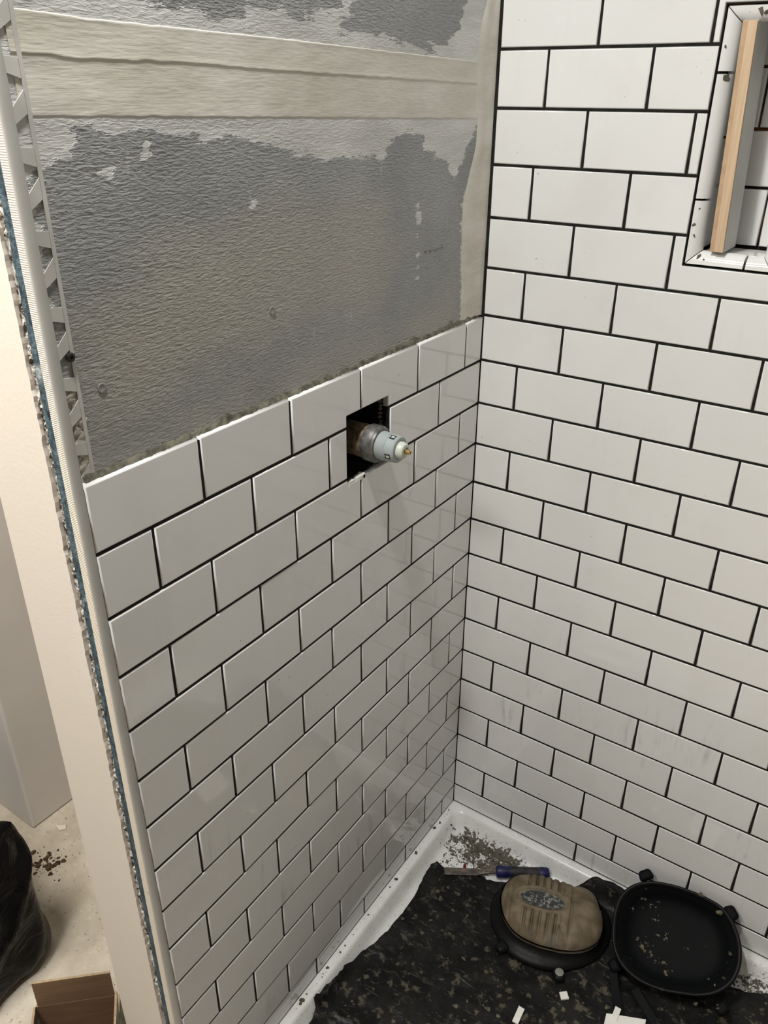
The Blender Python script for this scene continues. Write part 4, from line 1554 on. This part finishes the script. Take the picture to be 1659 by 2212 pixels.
# ------------------------------------------------------------------ cardboard box
box = empty('cardboard_box', (-0.25, -0.84, FLOOR))
e1 = Vector((0.728, 0.686, 0)).normalized()
e2 = Vector((0.752, -0.659, 0)).normalized()
A = Vector((-0.3508, -0.8599, 0)) - Vector((-0.25, -0.84, 0))
Bc = A + e1 * 0.139
tk = 0.004
zt_ = 0.120


def panel(name, p, u, lu, n_, z0, z1, mats_, parent, lean=0.0):
    """An upright cardboard panel from p along u; n_ points outwards; lean pushes the top outwards."""
    c_ = [p, p + u * lu, p + u * lu + n_ * tk, p + n_ * tk]
    pts_ = [Vector((q.x, q.y, z0)) for q in c_] + [Vector((q.x, q.y, z1)) + n_ * lean for q in c_]
    mb = MB().hexa(pts_)
    o = mb.build(name, None, parent, mats=mats_)
    for pl in o.data.polygons:
        dn = pl.normal.dot(n_)
        pl.material_index = 2 if dn > 0.7 else (0 if dn < -0.7 else 1)
    return o


mats_ = [M['card'], M['card_edge'], M['card_print']]
mat3 = [M['card'], M['card_edge'], M['card']]
panel('side', A, e1, 0.139, -e2, 0.001, zt_, mats_, box)
panel('side', Bc, e2, 0.21, e1, 0.001, zt_, mats_, box)
panel('side', A + e2 * 0.21, e1, 0.139, e2, 0.001, zt_, mats_, box)
panel('side', A, e2, 0.21, -e1, 0.001, zt_, mats_, box)
panel('flap', A + e1 * 0.004, e1, 0.130, -e2, zt_ + 0.0012, 0.181, mats_, box, 0.002)
panel('flap', Bc + e2 * 0.034, e2, 0.168, e1, zt_ + 0.0012, 0.180, mats_, box, 0.005)
bt = [A + Vector((0, 0, .001)), Bc + Vector((0, 0, .001)), Bc + e2 * .21 + Vector((0, 0, .001)), A + e2 * .21 + Vector((0, 0, .001))]
MB().hexa(bt + [q + Vector((0, 0, .004)) for q in bt]).build('bottom', M['card'], box)
tag(box, 'open brown cardboard box with flaps up beside the wall end', 'box')

# ------------------------------------------------------------------ black bin bag
BX, BY = -0.748, -0.960
bag = empty('bin_bag', (BX, BY, FLOOR))
hx, hy, hzz = 0.270, 0.245, 0.335
vs, fs = [], []
NU, NV = 200, 110


def supere(e, n, a0, a1):
    """Points of a rounded square, evenly spaced along its outline."""
    t = np.linspace(a0, a1, 4001)
    x, y = np.sign(np.cos(t)) * np.abs(np.cos(t)) ** e, np.sign(np.sin(t)) * np.abs(np.sin(t)) ** e
    l = np.concatenate([[0], np.cumsum(np.hypot(np.diff(x), np.diff(y)))])
    q = np.linspace(0, l[-1], n)
    return np.interp(q, l, x), np.interp(q, l, y)


px_, py_ = supere(0.22, NU + 1, 0, 2 * PI)
pr_, pz_ = supere(0.20, NV + 1, -PI / 2, PI / 2)
for j in range(NV + 1):
    for i in range(NU):
        x, y, z = hx * pr_[j] * px_[i], hy * pr_[j] * py_[i], hzz * 0.5 * (1 + pz_[j])
        taper = 1.0 - 0.085 * (z / hzz)
        x, y = x * taper, y * taper
        p_ = Vector((x, y, z))
        wv = abs(noise.noise((x * 5 + 2, y * 5, z * 3.5)))
        w2 = abs(noise.noise((x * 11 + 7, y * 11 + 3, z * 6)))
        w3 = abs(noise.noise((x * 8 + y * 5 + 1, z * 2.5 - y * 3 + 9, 4)))
        nrm_ = Vector((x / hx ** 2, y / hy ** 2, 0.5 * (z - hzz / 2) / (hzz / 2) ** 2)).normalized()
        p_ += nrm_ * (0.012 - 0.034 * min(wv, 0.3) - 0.024 * min(w2, 0.25) + 0.020 * max(0.0, 0.10 - w3) * 10 * 0.6)
        p_.z = max(0.0008, p_.z)
        vs.append(p_)
for j in range(NV):
    for i in range(NU):
        a, b = j * NU + i, j * NU + (i + 1) % NU
        fs.append((a, b, b + NU, a + NU))
make('sack', vs, fs, M['bag'], bag, smooth=True)
# knotted neck
mb = MB()
rr_ = []
for s, r_ in ((0, 0.05), (0.025, 0.030), (0.045, 0.018), (0.06, 0.022), (0.09, 0.040), (0.11, 0.048)):
    rr_.append([(-0.05 + r_ * (1 + 0.22 * math.sin(5 * a + s * 30)) * math.cos(a), 0.02 + r_ * (1 + 0.22 * math.sin(5 * a + s * 30)) * math.sin(a), hzz - 0.02 + s) for a in np.linspace(0, 2 * PI, 30, endpoint=False)])
mb.rings(rr_).build('tied_neck', M['bag'], bag, True)
tag(bag, 'black plastic bin bag slumped on the concrete floor', 'bin bag')

# crumbs on the concrete
mb = MB()
random.seed(5)
for k in range(90):
    x = random.gauss(-0.69, 0.022)
    y = random.gauss(-0.619, 0.016)
    blob(mb, (x, y, FLOOR), 0.0012 + 0.006 * random.random() ** 2.5, 0.35, 0, 7)
for k in range(60):
    x = -0.80 + 0.62 * random.random()
    y = -0.85 + 0.36 * random.random()
    if x > -0.145 or (x < -0.80 and y > -0.58) or (x < -0.43 and y < -0.68):
        continue
    blob(mb, (x, y, FLOOR), 0.0008 + 0.0024 * random.random() ** 2.5, 0.4)
o = mb.build('brown_crumbs', M['crumb'])
tag(o, 'brown crumbs scattered on the concrete beside the bin bag', 'debris', kind='stuff')
mb = MB().rings([[(x * 1.0, y * 1.0, z) for x, y in ((-0.016, -0.006), (0.004, -0.010), (0.013, 0.002), (0.002, 0.010), (-0.004, 0.003))] for z in (0, 0.003)])
o = mb.build('plaster_flake', M['cream_edge'], None, loc=(-0.752, -0.536, FLOOR))
tag(o, 'pale flake of plaster on the concrete near the hall wall', 'flake')

# ------------------------------------------------------------------ ceiling lamps (out of frame)
for (x, y, r_, nm, lab) in ((0.128, -0.86, 0.05, 'ceiling_lamp', 'small round ceiling lamp above the end of the tiled wall'),
                            (0.03, -1.80, 0.155, 'ceiling_lamp', 'large round ceiling lamp behind the photographer'),
                            (-0.40, -1.25, 0.31, 'ceiling_lamp', 'widest round ceiling lamp over the concrete floor')):
    la = empty(nm, (x, y, TOP))
    autosmooth(MB().lathe([(0, r_ + .016), (-0.012, r_ + .016), (-0.013, r_ + .002), (-0.008, r_), (-0.008, 0)], 'z', (0, 0, 0), 40).build('housing', M['ceiling'], la))
    MB().lathe([(-0.0082, r_ - .001), (-0.0100, r_ - .001), (-0.0102, 0)], 'z', (0, 0, 0), 40).build('lens', M['lens'], la, True)
    tag(la, lab, 'lamp')

# lift the whole place so that the floor is z = 0
for o in list(SC.objects):
    if o.parent is None and o.type not in ('CAMERA', 'LIGHT'):
        o.location.z += Z0
bpy.context.view_layer.update()
print('tiles', n_tiles, 'tris', sum(len(o.data.polygons) for o in SC.objects if o.type == 'MESH'))
